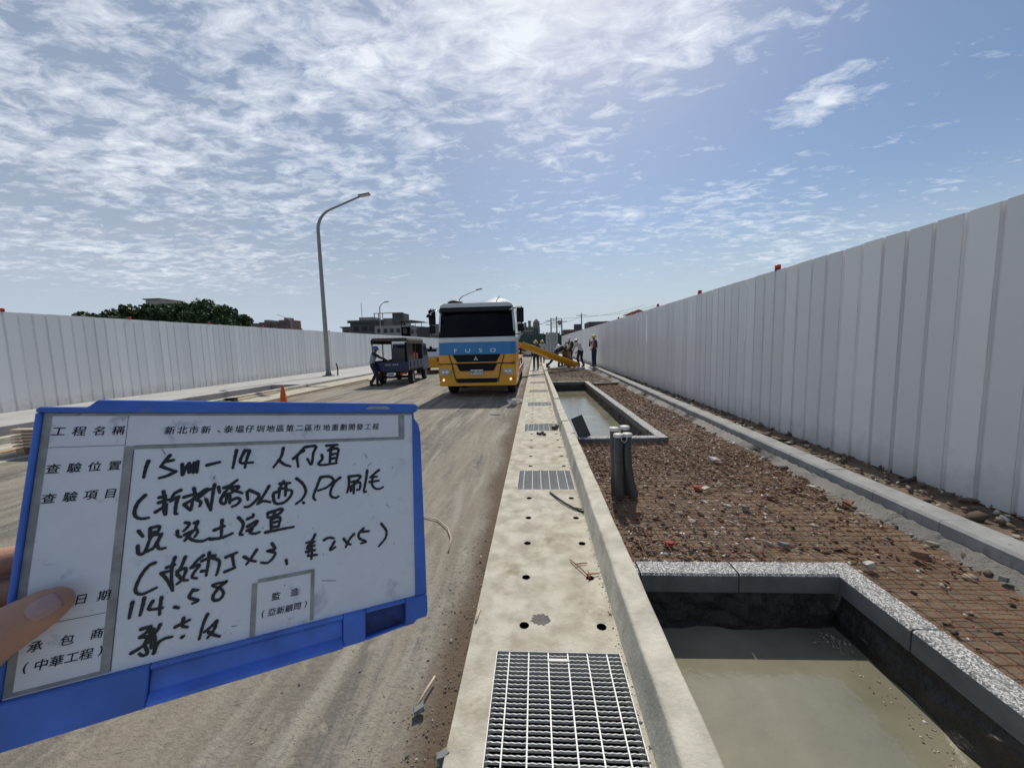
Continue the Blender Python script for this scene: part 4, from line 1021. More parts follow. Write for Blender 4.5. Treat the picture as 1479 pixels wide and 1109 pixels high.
def truck():
    T=empty('mixer_truck',(-1.845,12.1,-.035),0,'concrete mixer truck with white, blue and yellow cab parked beside the gutter','truck')
    W=1.235; D=.035  # D: road level offset
    # cab as stacked bands, front at y=0, depth 2.1
    def band(name,z0,z1,m,y0,inset=0,ytop=None,b_=.03):
        ytop=y0 if ytop is None else ytop
        b=MB(); c=.16
        def sec(z,yf): return [(-W+inset,2.1,z),(-W+inset,yf+c*.9,z),(-W+inset+c*.35,yf+c*.25,z),(-W+inset+c,yf,z),(W-inset-c,yf,z),(W-inset-c*.35,yf+c*.25,z),(W-inset,yf+c*.9,z),(W-inset,2.1,z)]
        vs=sec(z0,y0)+sec(z1,ytop); n=8
        b.add(vs,[tuple(range(n)),tuple(range(n,2*n))]+[(i,(i+1)%n,(i+1)%n+n,i+n) for i in range(n)])
        return b.build(name,M[m],T,bevel=.008)
    band('bumper',.375,1.06,'ycab',-.03,0,.0)
    band('lower_front_panel',1.085,1.355,'ycab',.0,.004,.012)
    band('blue_front_band',1.358,1.74,'bcab',.012,.004,.03)
    band('white_front_band',1.743,1.90,'wcab',.03,.006,.045)
    # upper cab: pillars, roof, side walls; glass set in
    b=MB()
    for s in (-1,1):
        b.add([(s*(W-.006),.18,1.903),(s*(W-.006),2.1,1.903),(s*(W-.07),2.1,2.84),(s*(W-.07),.30,2.84),(s*(W-.05),.16,1.903),(s*(W-.05),2.1,1.903),(s*(W-.12),2.1,2.84),(s*(W-.12),.28,2.84)],[(0,1,2,3),(4,5,6,7),(0,3,7,4),(1,2,6,5),(0,1,5,4),(3,2,6,7)])
    b.bb(-W+.05,W-.05,2.04,2.09,1.905,2.84)
    b.build('cab_shell',M['wcab'],T)
    rf=[(-W+.06,2.84),(-W+.10,2.93),(-W+.22,2.985),(W-.22,2.985),(W-.10,2.93),(W-.06,2.84)]
    MB().prism(rf,'y',.24,2.12).build('roof',M['wcab'],T,bevel=.02)
    # sun visor
    MB().prism([(.06,2.72),(.26,2.86),(.27,2.80),(.09,2.68)],'x',-W+.08,W-.08).build('sun_visor',M['black'],T)
    # windscreen, bowed
    g=MB(); vs=[];n=16
    for i in range(n+1):
        x=-1+2*i/n; yb=.045+.12*abs(x)**4
        vs+=[(x*(W-.012),yb,1.905),(x*(W-.036),yb+.10,2.42),(x*(W-.072),yb+.19,2.845)]
    g.add(vs,[(i*3+k,i*3+3+k,i*3+4+k,i*3+1+k) for i in range(n) for k in range(2)],True)
    g.build('windscreen',M['glass'],T)
    for s in (-1,1):
        MB().add([(s*(W-.001),.36,2.0),(s*(W-.001),1.45,2.0),(s*(W-.06),1.45,2.72),(s*(W-.055),.50,2.72)],[(0,1,2,3)]).build('side_window',M['glass'],T)
    for i,x in enumerate((-.75,.0,.45)):
        MB().tube([(x,.03,1.935),(x+.28,.035,1.98),(x+.62,.045,1.965)],.011,5).build('wiper',M['black'],T)
    # grille openings
    def trap(z0,z1,w0,w1,y): return MB().prism([(-w1,z1),(w1,z1),(w0,z0),(-w0,z0)],'y',y,y+.05)
    trap(1.125,1.352,.62,.76,-.012).build('upper_grille',M['black'],T)
    trap(1.155,1.175,.50,.52,-.02).build('grille_bar',M['black'],T)
    trap(.845,1.06,.53,.64,-.042).build('middle_grille',M['black'],T)
    trap(.475,.61,.60,.66,-.045).build('lower_grille',M['black'],T)
    MB().bb(-W+.012,W-.012,-.002,.1,1.058,1.087).build('gap_strip',M['black'],T)
    for s in (-1,1):
        MB().tube([(s*.87,-.003,1.35),(s*.80,-.008,1.10),(s*.77,-.032,1.02),(s*.70,-.040,.66),(s*.66,-.040,.52),(s*.58,-.042,.49)],.013,6).build('panel_gap',M['black'],T)
        h=MB().prism([(s*.80,.90),(s*1.15,.94),(s*1.17,.80),(s*1.08,.70),(s*.90,.71)],'y',-.045,.03).build('headlight',M['lens'],T,bevel=.012)
        for dx in (.93,1.05):
            MB().lathe([(.055,0),(.05,-.012),(.02,-.004),(.001,-.004)],(s*dx,-.046,.815),axis='y',n=16).build('reflector',M['chrome'],h)
        MB().prism([(s*.76,1.0),(s*1.21,1.02),(s*1.21,.64),(s*.84,.62)],'y',-.034,.0).build('headlight_housing',M['ycab'],T,bevel=.01)
        MB().lathe([(.034,-.03),(.03,-.042),(.001,-.046)],(s*1.065,-.004,.575),axis='y',n=16).build('fog_lamp',M['lit'],T)
        MB().bb(s*1.12,s*1.19,-.04,.0,.565,.60).build('side_marker',M['orange'],T)
    # lettering and emblem
    for ch,x in zip('FUSO',(-.66,-.27,.13,.52)):
        me=text_mesh(ch,.17,0,.02); me.name='letter'; me.transform(Matrix.Rotation(R(90),4,'X')@Matrix.Scale(1.5,4,(1,0,0))); me.materials.clear(); me.materials.append(M['chrome'])
        o=link('letter',me,T,(x,.008,1.475)); sm=o.modifiers.new('s','SOLIDIFY'); sm.thickness=.014
    em=MB()
    for a in (90,210,330):
        c,s=math.cos(R(a)),math.sin(R(a)); l=.078
        em.prism([(0,0),(l*.5*c-l*.29*s,l*.5*s+l*.29*c),(l*c,l*s),(l*.5*c+l*.29*s,l*.5*s-l*.29*c)],'y',-.03,-.012)
    em.build('emblem',M['chrome'],T,(-.02,0,1.225))
    pl=MB().bb(-.20,.20,-.062,-.05,.735,.885).build('number_plate',M['plate'],T,bevel=.006)
    text_line('plate_text','KEP-7219',-.185,.185,0,.105,M['ink2'],pl,shear=0); 
    tx=pl.children[0]; tx.rotation_euler=(R(90),0,0); tx.location=(0,-.0635,.812)
    # mirrors
    for s in (-1,1):
        m=MB().tube([(s*(W-.08),.32,2.78),(s*(W+.20),.16,2.82),(s*(W+.20),.16,1.98),(s*(W-.02),.3,1.96)],.018,6).build('mirror_arm',M['black'],T)
        MB().bb(s*(W+.05),s*(W+.27),.10,.19,2.33,2.79).build('mirror',M['black'],m,bevel=.03)
        MB().bb(s*(W+.07),s*(W+.27),.10,.19,2.05,2.29).build('mirror',M['black'],m,bevel=.03)
    MB().tube([(-W+.1,.28,2.80),(-W-.12,.05,2.72),(-W-.2,.0,2.62)],.014,6).build('front_mirror_arm',M['chrome'],T)
    MB().lathe([(.001,.1),(.07,.09),(.10,.05),(.11,.0),(.001,-.02)],(-W-.2,.0,2.55),axis='z',n=14).build('front_mirror',M['black'],T)
    for s in (-1,1): MB().tube([(s*(W-.012),.20,1.92),(s*(W-.03),.26,2.35),(s*(W-.065),.34,2.82)],.012,6).build('pillar_trim',M['wcab'],T)
    # roof vent pod and antenna
    MB().lathe([(.27,0),(.27,.05),(.24,.11),(.15,.15),(.001,.16)],(-.78,.85,2.98),n=20).build('roof_vent',M['black'],T)
    MB().tube([(.62,.4,2.98),(.66,.5,3.1),(.74,.55,3.2)],.012,5).build('antenna',M['black'],T)
    # chassis
    MB().bb(-.42,-.30,.7,8.6,.62,.92).bb(.30,.42,.7,8.6,.62,.92).bb(-.42,.42,8.5,8.6,.62,.92).bb(-.9,.9,.45,.6,.42,.5).build('chassis',M['dark'],T)
    MB().bb(-.35,.35,.35,1.9,.45,.95).cyl((-.95,1.28,.5),(.95,1.28,.5),.09).build('engine_and_axle',M['dark'],T)
    for y in (1.3,3.1,6.0,7.35):
        for s in (-1,1): wheel_tree(T,(s*1.02,y,.5),.5,.29,s)
    for s in (-1,1): # mudguards
        MB().lathe([(.6,-.20),(.62,-.20),(.62,.20),(.6,.20)],axis='x',n=36).build('wheel_arch',M['ycab'],T,(s*1.03,1.3,.5)) if False else None
        MB().bb(s*.82,s*1.22,1.95,2.02,.35,.95).build('mud_flap',M['dark'],T)
        MB().bb(s*.55,s*1.2,3.75,5.3,.5,.98).build('side_tank',M['yel'],T,bevel=.03)
        sg=MB().bb(s*1.19,s*1.215,2.2,8.3,.42,.72).build('side_guard',M['plate'],T)
        for k in range(12): MB().prism([(2.25+k*.5,.425),(2.5+k*.5,.425),(2.65+k*.5,.715),(2.4+k*.5,.715)],'x',s*1.2155,s*1.22).build('red_stripe',M['red'],sg)
        MB().bb(s*.7,s*1.22,2.15,8.4,1.05,1.12).build('fender',M['yel'],T,bevel=.02)
        MB().tube([(s*1.2,2.3,1.2),(s*1.2,2.3,2.0),(s*1.2,3.2,2.0)],.02,6).build('handrail',M['yel'],T)
    # drum on frame
    dr=MB(); ax=Matrix.Rotation(R(9),3,'X')
    prof=[(.001,-2.7),(.55,-2.68),(.72,-2.55),(1.12,-1.4),(1.18,-.5),(1.18,.3),(1.0,1.3),(.62,2.6),(.5,2.95),(.46,2.95)]
    dr.lathe(prof,axis='y',n=36); dr.v=[tuple(ax@Vector(v)+Vector((.12,5.5,2.54))) for v in dr.v]
    dr.build('mixer_drum',mat('drum_paint',(.62,.64,.64),.6,var=.08,vs=2,stain=((.4,.37,.3),2,.58)),T)
    for k,t in enumerate((-.9,.9)):
        rg=MB(); rg.lathe([(1.19,-.04),(1.20,.04)] if t<0 else [(1.12,-.04),(1.12,.04)],axis='y',n=36); rg.v=[tuple(ax@Vector((v[0],v[1]+t,v[2]))+Vector((.12,5.5,2.54))) for v in rg.v]; rg.build('drum_band',M['bcab'],T)
    MB().bb(-.8,.8,2.35,2.6,.95,2.3).bb(-.9,.9,8.15,8.35,.95,2.2).bb(-.6,.6,8.0,8.2,2.2,2.5).build('drum_frame',M['yel'],T)
    MB().lathe([(.30,0),(.55,.65),(.57,.65),(.33,0)],(0,8.75,2.75),n=20).build('hopper',M['yel'],T)
    MB().bb(.3,.9,2.3,2.75,1.2,2.0).build('water_tank',M['wcab'],T,bevel=.05)
    return T
truck()
# red and white striped barrier pieces / hose beside the truck
b=MB(); pts=[]
for k in range(60):
    a=k*.42; pts.append((-.62+.20*math.cos(a)*(1+.1*math.sin(k)),10.9+.55*math.sin(a)*.6+k*.002,-.02+.0008*k))
tag(b.tube(pts,.008,6).build('coiled_wire',M['cap']),'loose coil of pale wire on the road by the front right wheel of the truck','wire')
# chute from the truck rear to the pour
def chute():
    e=empty('concrete_chute',(-.78,20.6,1.7),0,'long yellow concrete chute sloping from the truck down to the workers','chute')
    a=Vector((0,0,.02)); c=Vector((3.08,2.0,-1.22)); ax=(c-a).normalized(); sd2=ax.cross(Vector((0,0,1))).normalized(); up=sd2.cross(ax)
    vs=[];n=10;L_=14
    for i in range(L_+1):
        for k in range(n+1):
            q=math.pi*k/n; r=.30
            vs.append(a+(c-a)*i/L_+sd2*(-math.cos(q)*r)+up*(-math.sin(q)*r))
    b=MB(); b.add(vs,[(i*(n+1)+k,i*(n+1)+k+1,(i+1)*(n+1)+k+1,(i+1)*(n+1)+k) for i in range(L_) for k in range(n)],True)
    o=b.build('trough',M['yel'],e); s=o.modifiers.new('s','SOLIDIFY'); s.thickness=.02
    for sg in (-1,1): MB().tube([a+sd2*sg*.24,c+sd2*sg*.24],.025,6).build('edge_rail',M['yel'],e)
    for t in (.02,.33,.66,.98): 
        p=a+(c-a)*t; MB().tube([p+sd2*(-math.cos(math.pi*k/8)*.262)+up*(-math.sin(math.pi*k/8)*.262) for k in range(9)],.02,6).build('rib',M['yel'],e)
    MB().tube([(0,.0,-1.6),(0,0,-.2)],.05,8).build('support_strut',M['dark'],e)
chute()
# ================= blue work truck =================
def blue_truck():
    e=empty('work_truck',(-6.27,16.45,-.035),R(3),'small blue utility truck with grey canopy frame, open tailgate end facing us','truck')
    W=.78
    MB().bb(-W,W,.0,2.75,.62,.70).bb(-.35,-.25,0,4.2,.45,.6).bb(.25,.35,0,4.2,.45,.6).build('bed_frame',M['dark'],e)
    tg=MB().bb(-W,W,-.03,.0,.60,1.02).build('tailgate',M['navy'],e,bevel=.008)
    b=MB()
    for k in range(6):
        x=-.19+k*.085+(.07 if k>2 else 0)
        for dx,dz,w_,h_ in ((0,.03,.06,.009),(0,.0,.05,.009),(0,-.028,.06,.009),(-.022,0,.009,.055),(.02,.0,.009,.065)): b.bb(x+dx-w_/2,x+dx+w_/2,-.0335,-.031,.90+dz-h_/2,.90+dz+h_/2)
    b.build('painted_lettering',M['plate'],tg)
    for s in (-1,1):
        sb=MB().bb(s*(W-.03),s*W,.01,2.72,.70,1.06).build('side_board',M['lblue'],e)
        for y in (.45,1.1,1.75,2.4): MB().bb(s*(W+.002),s*(W+.02),y-.13,y+.13,.74,1.02).build('side_rib',M['navy'],sb)
        MB().bb(s*.42,s*.70,-.035,-.01,.48,.56).build('tail_lamp',M['red'],e)
    pl=MB().bb(-.16,.16,-.05,-.035,.40,.56).build('number_plate',M['plate'],e); b=MB()
    for k in range(6): b.bb(-.125+k*.045,-.10+k*.045,-.0525,-.0505,.44,.515)
    b.build('plate_marks',M['ink2'],pl)
    for x in (-W+.02,W-.02):
        for y in (.03,1.35,2.68): MB().bb(x-.02,x+.02,y-.02,y+.02,1.0,1.92).build('canopy_post',M['canvas'],e)
    MB().prism([(-W-.02,1.80),(-W-.02,1.96),(-W+.05,2.05),(W-.05,2.05),(W+.02,1.96),(W+.02,1.80),(W-.005,1.80),(W-.005,1.93),(-W+.005,1.93),(-W+.005,1.80)],'y',-.03,2.78).build('canopy',M['canvas'],e)
    MB().bb(-.72,.72,2.66,2.70,.72,1.9).build('bulkhead',M['dark'],e) if False else None
    MB().bb(-.72,-.35,2.66,2.70,.72,1.25).build('bulkhead',M['dark'],e); MB().bb(-.1,.72,2.66,2.70,.72,1.9).build('bulkhead',M['dark'],e); MB().bb(.70,.735,.1,1.0,1.06,1.8).build('dark_side_panel',M['canvas'],e)  # bulkhead extended and side panel added to darken the inside under the canopy
    # load in the bed: each its own thing
    def ld(name,label,cat,f,m,bev=.01):
        b=MB(); f(b); mwv=Matrix.Translation((-6.27,16.45,-.035))@Matrix.Rotation(R(3),4,'Z'); o=b.build(name,M[m],None,bevel=bev); o.matrix_world=mwv; tag(o,label,cat)
    ld('tool_cabinet','dark grey cabinet standing in the bed of the blue truck','cabinet',lambda b:b.bb(-.05,.55,.35,.9,.71,1.62),'bldg3')
    ld('fuel_can','orange fuel can in the bed behind the canopy post of the blue truck','can',lambda b:b.bb(.5,.7,1.2,1.6,.95,1.38).bb(.56,.64,1.35,1.45,1.38,1.44),'orange',.03)
    ld('fuel_can','second orange can behind the first in the blue truck bed','can',lambda b:b.bb(.5,.7,1.75,2.05,.95,1.36).bb(.56,.64,1.85,1.95,1.36,1.42),'orange',.03)
    ld('storage_crate','dark crate low in the right of the blue truck bed','crate',lambda b:b.bb(.2,.72,1.1,2.4,.71,.94),'dark')
    # cab
    cb=MB(); prof=[(2.78,.5),(2.78,1.78),(2.95,1.86),(3.55,1.84),(3.98,1.15),(4.08,1.05),(4.1,.5)]
    cb.prism(prof,'x',-.76,.76); cb.build('cab',M['lblue'],e,bevel=.03)
    for s in (-1,1):
        MB().prism([(2.95,1.2),(2.95,1.72),(3.5,1.72),(3.8,1.2)],'x',s*.762,s*.766).build('side_window',M['glass'],e)
        MB().tube([(s*.76,3.7,1.5),(s*.98,3.75,1.62)],.012,5).build('mirror_arm',M['black'],e); MB().bb(s*.90,s*1.04,3.72,3.78,1.42,1.66).build('mirror',M['black'],e,bevel=.02)
    MB().bb(-.5,.5,2.772,2.779,1.25,1.68).build('rear_window',M['glass'],e)
    for y in (.85,3.35):
        for s in (-1,1): wheel_tree(e,(s*.66,y,.31),.31,.2,s)
    MB().cyl((-.6,.85,.31),(.6,.85,.31),.06).build('axle',M['dark'],e)
blue_truck()
def yellow_car():
    e=empty('parked_car',(-6.6,23.3,-.035),R(2),'yellow and white van parked behind the blue work truck','van')
    MB().prism([(0,.35),(-.03,.8),(0,1.0),(4.0,.95),(4.15,.6),(4.1,.35)],'x',-.82,.82).build('lower_body',M['yel'],e,bevel=.04)
    MB().prism([(.0,1.003),(.12,1.62),(2.9,1.62),(3.6,1.003)],'x',-.78,.78).build('upper_body',M['wcab'],e,bevel=.05)
    MB().prism([(-.012+.04,1.1),(.09,1.5),(.10,1.5),(.06,1.1)],'x',-.6,.6).build('rear_window',M['glass'],e)
    for s in (-1,1):
        MB().prism([(.35,1.08),(.4,1.5),(2.7,1.5),(3.2,1.08)],'x',s*.782,s*.787).build('side_window',M['glass'],e)
        MB().bb(s*.6,s*.8,-.05,-.02,.75,.95).build('tail_lamp',M['red'],e)
        for y in (.75,3.3): wheel_tree(e,(s*.72,y,.31),.31,.2,s)
yellow_car()
# ================= people =================
person('worker in a pale vest reaching into the rear of the blue truck',(-6.98,16.25,-.035),R(-62),dict(chest=(0,.06,1.30),neck=(0,.10,1.44),head=(0,.14,1.56),rs=(.17,.08,1.38),re=(.2,.32,1.22),rw=(.16,.56,1.12),ls=(-.18,.04,1.38),le=(-.26,.0,1.1),lw=(-.2,.2,.96),lk=(-.14,.12,.5),la=(-.14,-.10,.09),rk=(.14,.16,.49),ra=(.14,.14,.09)),'c_dark','c_dark','hat_b','c_grey',False,1.0)
person('worker in dark clothes and yellow helmet standing in the gutter under the chute',(.03,24.4,0),R(170),dict(),'c_dark','c_dark','hat_y',None,False,1.04)
person('worker bending low with one leg stretched back beside the chute end',(1.35,23.9,.15),R(-75),dict(pelvis=(0,-.12,.78),waist=(0,-.02,.92),chest=(0,.24,1.05),neck=(0,.38,1.10),head=(0,.50,1.12),ls=(-.18,.30,1.08),le=(-.22,.42,.84),lw=(-.1,.58,.66),rs=(.18,.30,1.08),re=(.22,.46,.84),rw=(.1,.62,.62),lh=(-.1,-.12,.76),lk=(-.14,.18,.46),la=(-.12,.10,.09),rh=(.1,-.14,.76),rk=(.14,-.36,.42),ra=(.14,-.66,.09)),'c_dark','c_dark','hat_w',None,True,1.1)
person('worker in dark shirt crouching behind the bending worker, head lowered',(1.75,24.6,.15),R(60),dict(pelvis=(0,-.2,.66),waist=(0,-.12,.82),chest=(0,.08,1.05),neck=(0,.2,1.16),head=(0,.3,1.24),ls=(-.18,.1,1.1),le=(-.24,.3,.88),lw=(-.12,.5,.74),rs=(.18,.1,1.1),re=(.24,.3,.88),rw=(.12,.5,.74),lh=(-.1,-.2,.64),lk=(-.16,.16,.54),la=(-.15,.0,.09),rh=(.1,-.2,.64),rk=(.16,.16,.54),ra=(.15,-.05,.09)),'c_dark','c_dark','hat_w',None,True,1.0)
person('worker in dark vest with reflective straps standing upright behind the chute',(2.20,25.3,.15),R(150),dict(rw=(.1,.3,1.05),re=(.27,.06,1.14),lw=(-.08,.28,1.0),le=(-.27,.04,1.12),head=(0,.05,1.59)),'c_dark','c_dark','hat_w','c_brown',True,1.06)
person('worker in a pale grey shirt and white helmet leaning over the fresh concrete',(2.72,23.7,.15),R(40),dict(pelvis=(0,-.06,.92),waist=(0,0,1.05),chest=(0,.16,1.26),neck=(0,.25,1.38),head=(0,.34,1.46),ls=(-.19,.18,1.33),le=(-.26,.30,1.06),lw=(-.16,.45,.86),rs=(.19,.18,1.33),re=(.26,.30,1.06),rw=(.16,.45,.86),lk=(-.14,.1,.5),la=(-.16,-.04,.09),rk=(.14,.06,.5),ra=(.16,-.1,.09)),'c_white','c_dark','hat_w',None,False,1.05)
person('worker with orange vest and yellow helmet standing against the right fence, hand at face',(3.42,22.9,.2),R(110),dict(re=(.22,.16,1.18),rw=(.08,.22,1.42),le=(-.25,.0,1.12),lw=(-.16,.2,1.0)),'c_navy','c_navy','hat_y','vest',True,1.05)
person('worker in brown kneeling low in the wet concrete between the others',(2.02,23.55,.15),R(20),dict(pelvis=(0,-.1,.5),waist=(0,0,.64),chest=(0,.2,.82),neck=(0,.32,.9),head=(0,.42,.96),ls=(-.18,.24,.86),le=(-.24,.4,.62),lw=(-.14,.56,.42),rs=(.18,.24,.86),re=(.24,.4,.62),rw=(.14,.56,.42),lh=(-.1,-.1,.48),lk=(-.16,.2,.2),la=(-.14,-.24,.09),rh=(.1,-.1,.48),rk=(.16,.25,.44),ra=(.15,.1,.09)),'c_brown','c_dark','hat_y',None,False,1.0)
person('partly hidden worker in a yellow helmet behind the chute, left of the group',(.55,30.5,.15),R(160),dict(),'c_grey','c_dark','hat_y',None,False,1.0)
# ================= conduit stubs =================
M['cord']=mat('pale_cord',(.5,.5,.47),.7)
for i,(x,y,h,lean,kk,lb) in enumerate([(.80,3.80,.70,(.0,0,0),0,'front left grey conduit stub with a pale cap and cord loop'),(.89,3.82,.70,(.0,0,0),1,'front right grey conduit stub, bulging outward at its foot'),(.785,3.93,.735,(-.0,0,0),0,'rear left grey conduit stub, wrapped in dusty sheet'),(.895,3.95,.745,(0,0,0),0,'rear middle grey conduit stub with a wide white cap'),]):
    e=empty('conduit_stub',(x,y,0),0,lb,'pipe','capped conduit stubs rising from the rubble')
    r=.043
    pts=[(.055 if kk else .012,-.03,-.02),(.06 if kk else .01,-.02,.10),(.03 if kk else .004,-.01,.22),(0.008,0,.36),(0,0,.5),(0,0,h)]
    MB().tube(pts,[r*1.08,r*1.04,r,r,r,r],16).build('pipe',M['pvc'],e)
    MB().tube([(0,0,.42+.05*i),(0,0,.425+.05*i)],[r+.004,r+.004],16).build('collar',M['pvc'],e) if i!=1 else None
    MB().lathe([(r+.006,h-.028),(r+.007,h-.004),(r,h+.004),(.001,h+.008)],n=20).build('cap',M['cap'],e)
tag(MB().tube([(.815,3.752,.685),(.82,3.745,.65),(.845,3.742,.63),(.87,3.748,.65),(.876,3.768,.685)],.004,6).build('cord_loop',M['cord']),'thin pale cord loop tying the two front conduit stubs','cord')
b=MB(); b.box((0,0,0),(.19,.03,.37)); o=b.build('dark_board',mat('dark_grey_board',(.05,.053,.048),.7,var=.2,vs=8),bevel=.004); o.location=(.69,6.05,.285); o.rotation_euler=(R(-32),R(-24),R(-4)); tag(o,'dark board leaning over the kerb joint at the corner of the long flooded pit','board')
tag(MB().box((2.55,14.35,.08),(.95,.16,.1),Matrix.Rotation(R(14),3,'Z')).build('edge_block',M['pvc'],bevel=.01),'dark block lying in the far rubble strip beside the pit corner','block')
tag(MB().bb(.70,2.95,23.3,23.38,.05,.15).build('pour_form',M['palew']),'low form board at the front edge of the fresh concrete','timber form')
for i,y in enumerate((36.,42.,50.)): tag(MB().bb(.7,1.9,y,y+.3,.15,.45).build('stacked_board',M['palew']),['nearest pale board stack beyond the pour','middle pale board stack beyond the pour','farthest pale board stack beyond the pour'][i],'board stack')
# things on the gutter and road
b=MB().tube([(.13,4.046,.012),(.235,3.801,.02),(.339,3.637,.014),(.428,3.561,.01)],.009,6).tube([(.16,4.0,.01),(.26,3.79,.012),(.35,3.66,.01),(.42,3.58,.03)],.005,6); tag(b.build('cable_end',M['dark']),'short dark cable end lying across the gutter slab below the second grate','cable')
b=MB().tube([(.227,2.739,.012),(.29,2.62,.02),(.345,2.51,.012)],.0042,6).tube([(.257,2.664,.02),(.30,2.69,.012),(.347,2.70,.01)],.0038,6).tube([(.318,2.535,.022),(.36,2.55,.02),(.412,2.567,.012)],.0042,6).tube([(.335,2.58,.024),(.345,2.53,.02),(.33,2.50,.016)],.004,6); tag(b.build('rebar_offcut',M['rust']),'rusty rebar offcut with crossing ties lying on the gutter slab','rebar')
tag(MB().tube([(-1.19,3.55,-.025),(-1.085,3.507,-.02),(-.941,3.45,-.018),(-.815,3.289,-.02),(-.746,3.118,-.022),(-.723,2.921,-.025)],.006,8).build('hose',M['palew']),'curved pale hose piece lying on the road right of the whiteboard','hose')
for a,c,lb in [((-.524,1.728,-.015),(-.568,1.571,-.02),'pale wooden stick with a dark end on the road at the bottom'),((-.455,2.83,-.02),(-.44,2.80,-.02),'tiny pale chip at the gutter edge'),((-.375,2.08,.004),(-.366,2.20,.004),'thin pale sliver on the edge of the gutter slab'),((-1.1,9.0,-.02),(-.86,8.93,-.02),'pale stick lying on the road in front of the truck')]:
    b=MB(); a=Vector(a);c=Vector(c); b.tube([a,(a+c)/2+Vector((0,0,.003)),c],.0065 if c.y<3 else .018,5); tag(b.build('wood_stick',M['cap'] if c.y>3 else M['palew']),lb,'stick')
b=MB().prism([(.055*(1+.15*math.sin(3*k)+.1*math.sin(5*k))*math.cos(k*math.pi/12),.045*(1+.15*math.sin(3*k)+.1*math.cos(4*k))*math.sin(k*math.pi/12)) for k in range(24)],'z',0,.0008); 
b.sm=[False]*len(b.f)
tag(b.build('mortar_patch',M['mortar'],None,(.003,2.12,.0006)),'round grey mortar spot on the slab between the two nearest drain holes','patch')
# traffic cone
e=empty('traffic_cone',(-6.75,9.9,-.035),0,'orange traffic cone standing on the road behind the whiteboard','cone')
MB().bb(-.19,.19,-.19,.19,0,.035).build('base',M['dark'],e,bevel=.01); MB().lathe([(.14,.035),(.13,.06),(.03,.70),(.022,.72),(.001,.72)],n=20).build('cone_body',M['orange'],e)
# dark lump on the side kerb
rock(77,.42,(1,.8,.35),M['dark'],(-9.95,11.9,.02),.2,'rubble_bag','black lumpy bag lying by the side kerb left of the traffic cone','bag')
# pallets
b=MB()
e=empty('pallet_stack',(-8.13,6.1,-.03),R(3),'stack of weathered pallets and slats at the left edge behind the whiteboard','pallet')
for k in range(6):
    z=.15+k*.054; o=rng.uniform(-.02,.02)
    for i in range(2): MB().bb(-.55+o,.55+o,-.30+i*.5,-.18+i*.5,z,z+.024).build('slat',M['palew'],e)
    MB().bb(-.42,.42,-.26,.26,z-.028,z-.002).build('batten',M['wood'],e)
for i in range(3): MB().bb(-.5+i*.42,-.36+i*.42,-.3,.32,.0,.12).build('block',M['wood'],e)
for i,(x,y,l,rz,lb) in enumerate([(-8.6,5.9,2.6,-4,'pale plank along the road edge at the left of the picture'),(-8.95,5.2,2.4,3,'second plank lying beside the pale plank at the left'),(-9.9,12.9,2.6,2,'flat timber lying beside the side kerb beyond the cone')]):
    b=MB(); b.box((0,0,0),(.2,l,.05)); o=b.build('plank',M['palew'] if i!=1 else M['wood'],bevel=.004); o.location=(x,y,.01+.0*i); o.rotation_euler=(0,0,R(rz)); tag(o,lb,'plank')
# puddle of dark water stains near blue truck
# ================= lamp posts =================
def lamp(loc,H_,arm,rz,label,r=.10,base=True):
    e=empty('street_lamp',loc,rz,label,'street lamp')
    Hc=H_*.80; pts=[(0,0,.02),(0,0,Hc*.5),(0,0,Hc)]; rr=[r,r*.86,r*.72]
    for k in range(1,11):
        q=R(72)*k/10; rad=H_*.115; pts.append((rad*(1-math.cos(q)),0,Hc+rad*math.sin(q))); rr.append(r*(.72-.03*k))
    ex=pts[-1]; pts.append((arm,0,ex[2]+(arm-ex[0])*math.tan(R(21)))); rr.append(r*.38)
    MB().tube(pts,rr,12).build('post',M['pole'],e)
    tip=Vector(pts[-1]); hd=MB().box(tip+Vector((.2,0,.06)),(.62,.26,.10),Matrix.Rotation(R(-8),3,'Y')).build('lamp_head',M['pole'],e,bevel=.03)
    MB().box(tip+Vector((.22,0,.0)),(.42,.2,.02),Matrix.Rotation(R(-8),3,'Y')).build('lens',M['lens'],hd)
    if base:
        MB().bb(-.24,.24,-.24,.24,0,.05).prism([(.10,.05),(.2,.05),(.1,.3)],'x',-.01,.01).prism([(-.10,.05),(-.2,.05),(-.1,.3)],'x',-.01,.01).prism([(.10,.05),(.2,.05),(.1,.3)],'y',-.01,.01).prism([(-.10,.05),(-.2,.05),(-.1,.3)],'y',-.01,.01).build('base_flange',M['pole'],e)
    return e
lamp((-11.52,20.9,.12),9.8,2.4,R(3),'tall curved grey street lamp on the left pavement',.125)
tag(MB().tube([(-11.0,20.9,.12),(-11.0,20.95,.5),(-11.06,20.95,.82)],.035,6).build('cable_stub',M['dark']),'black cable stub sticking up beside the left street lamp','cable')
lamp((-7.75,40,.02),7.35,1.95,0,'curved street lamp arm showing above the truck roof',.09,False)
lamp((-20.1,50,0),8.2,.7,R(10),'thin street lamp in front of the left houses',.09,False)
lamp((-56.0,60,0),9.3,2.0,R(180),'thin pole of a lamp in front of the trees behind the left fence',.10,False)
lamp((-61,95,0),10.5,3.0,R(180),'distant curved street lamp left of the flats',.12,False)
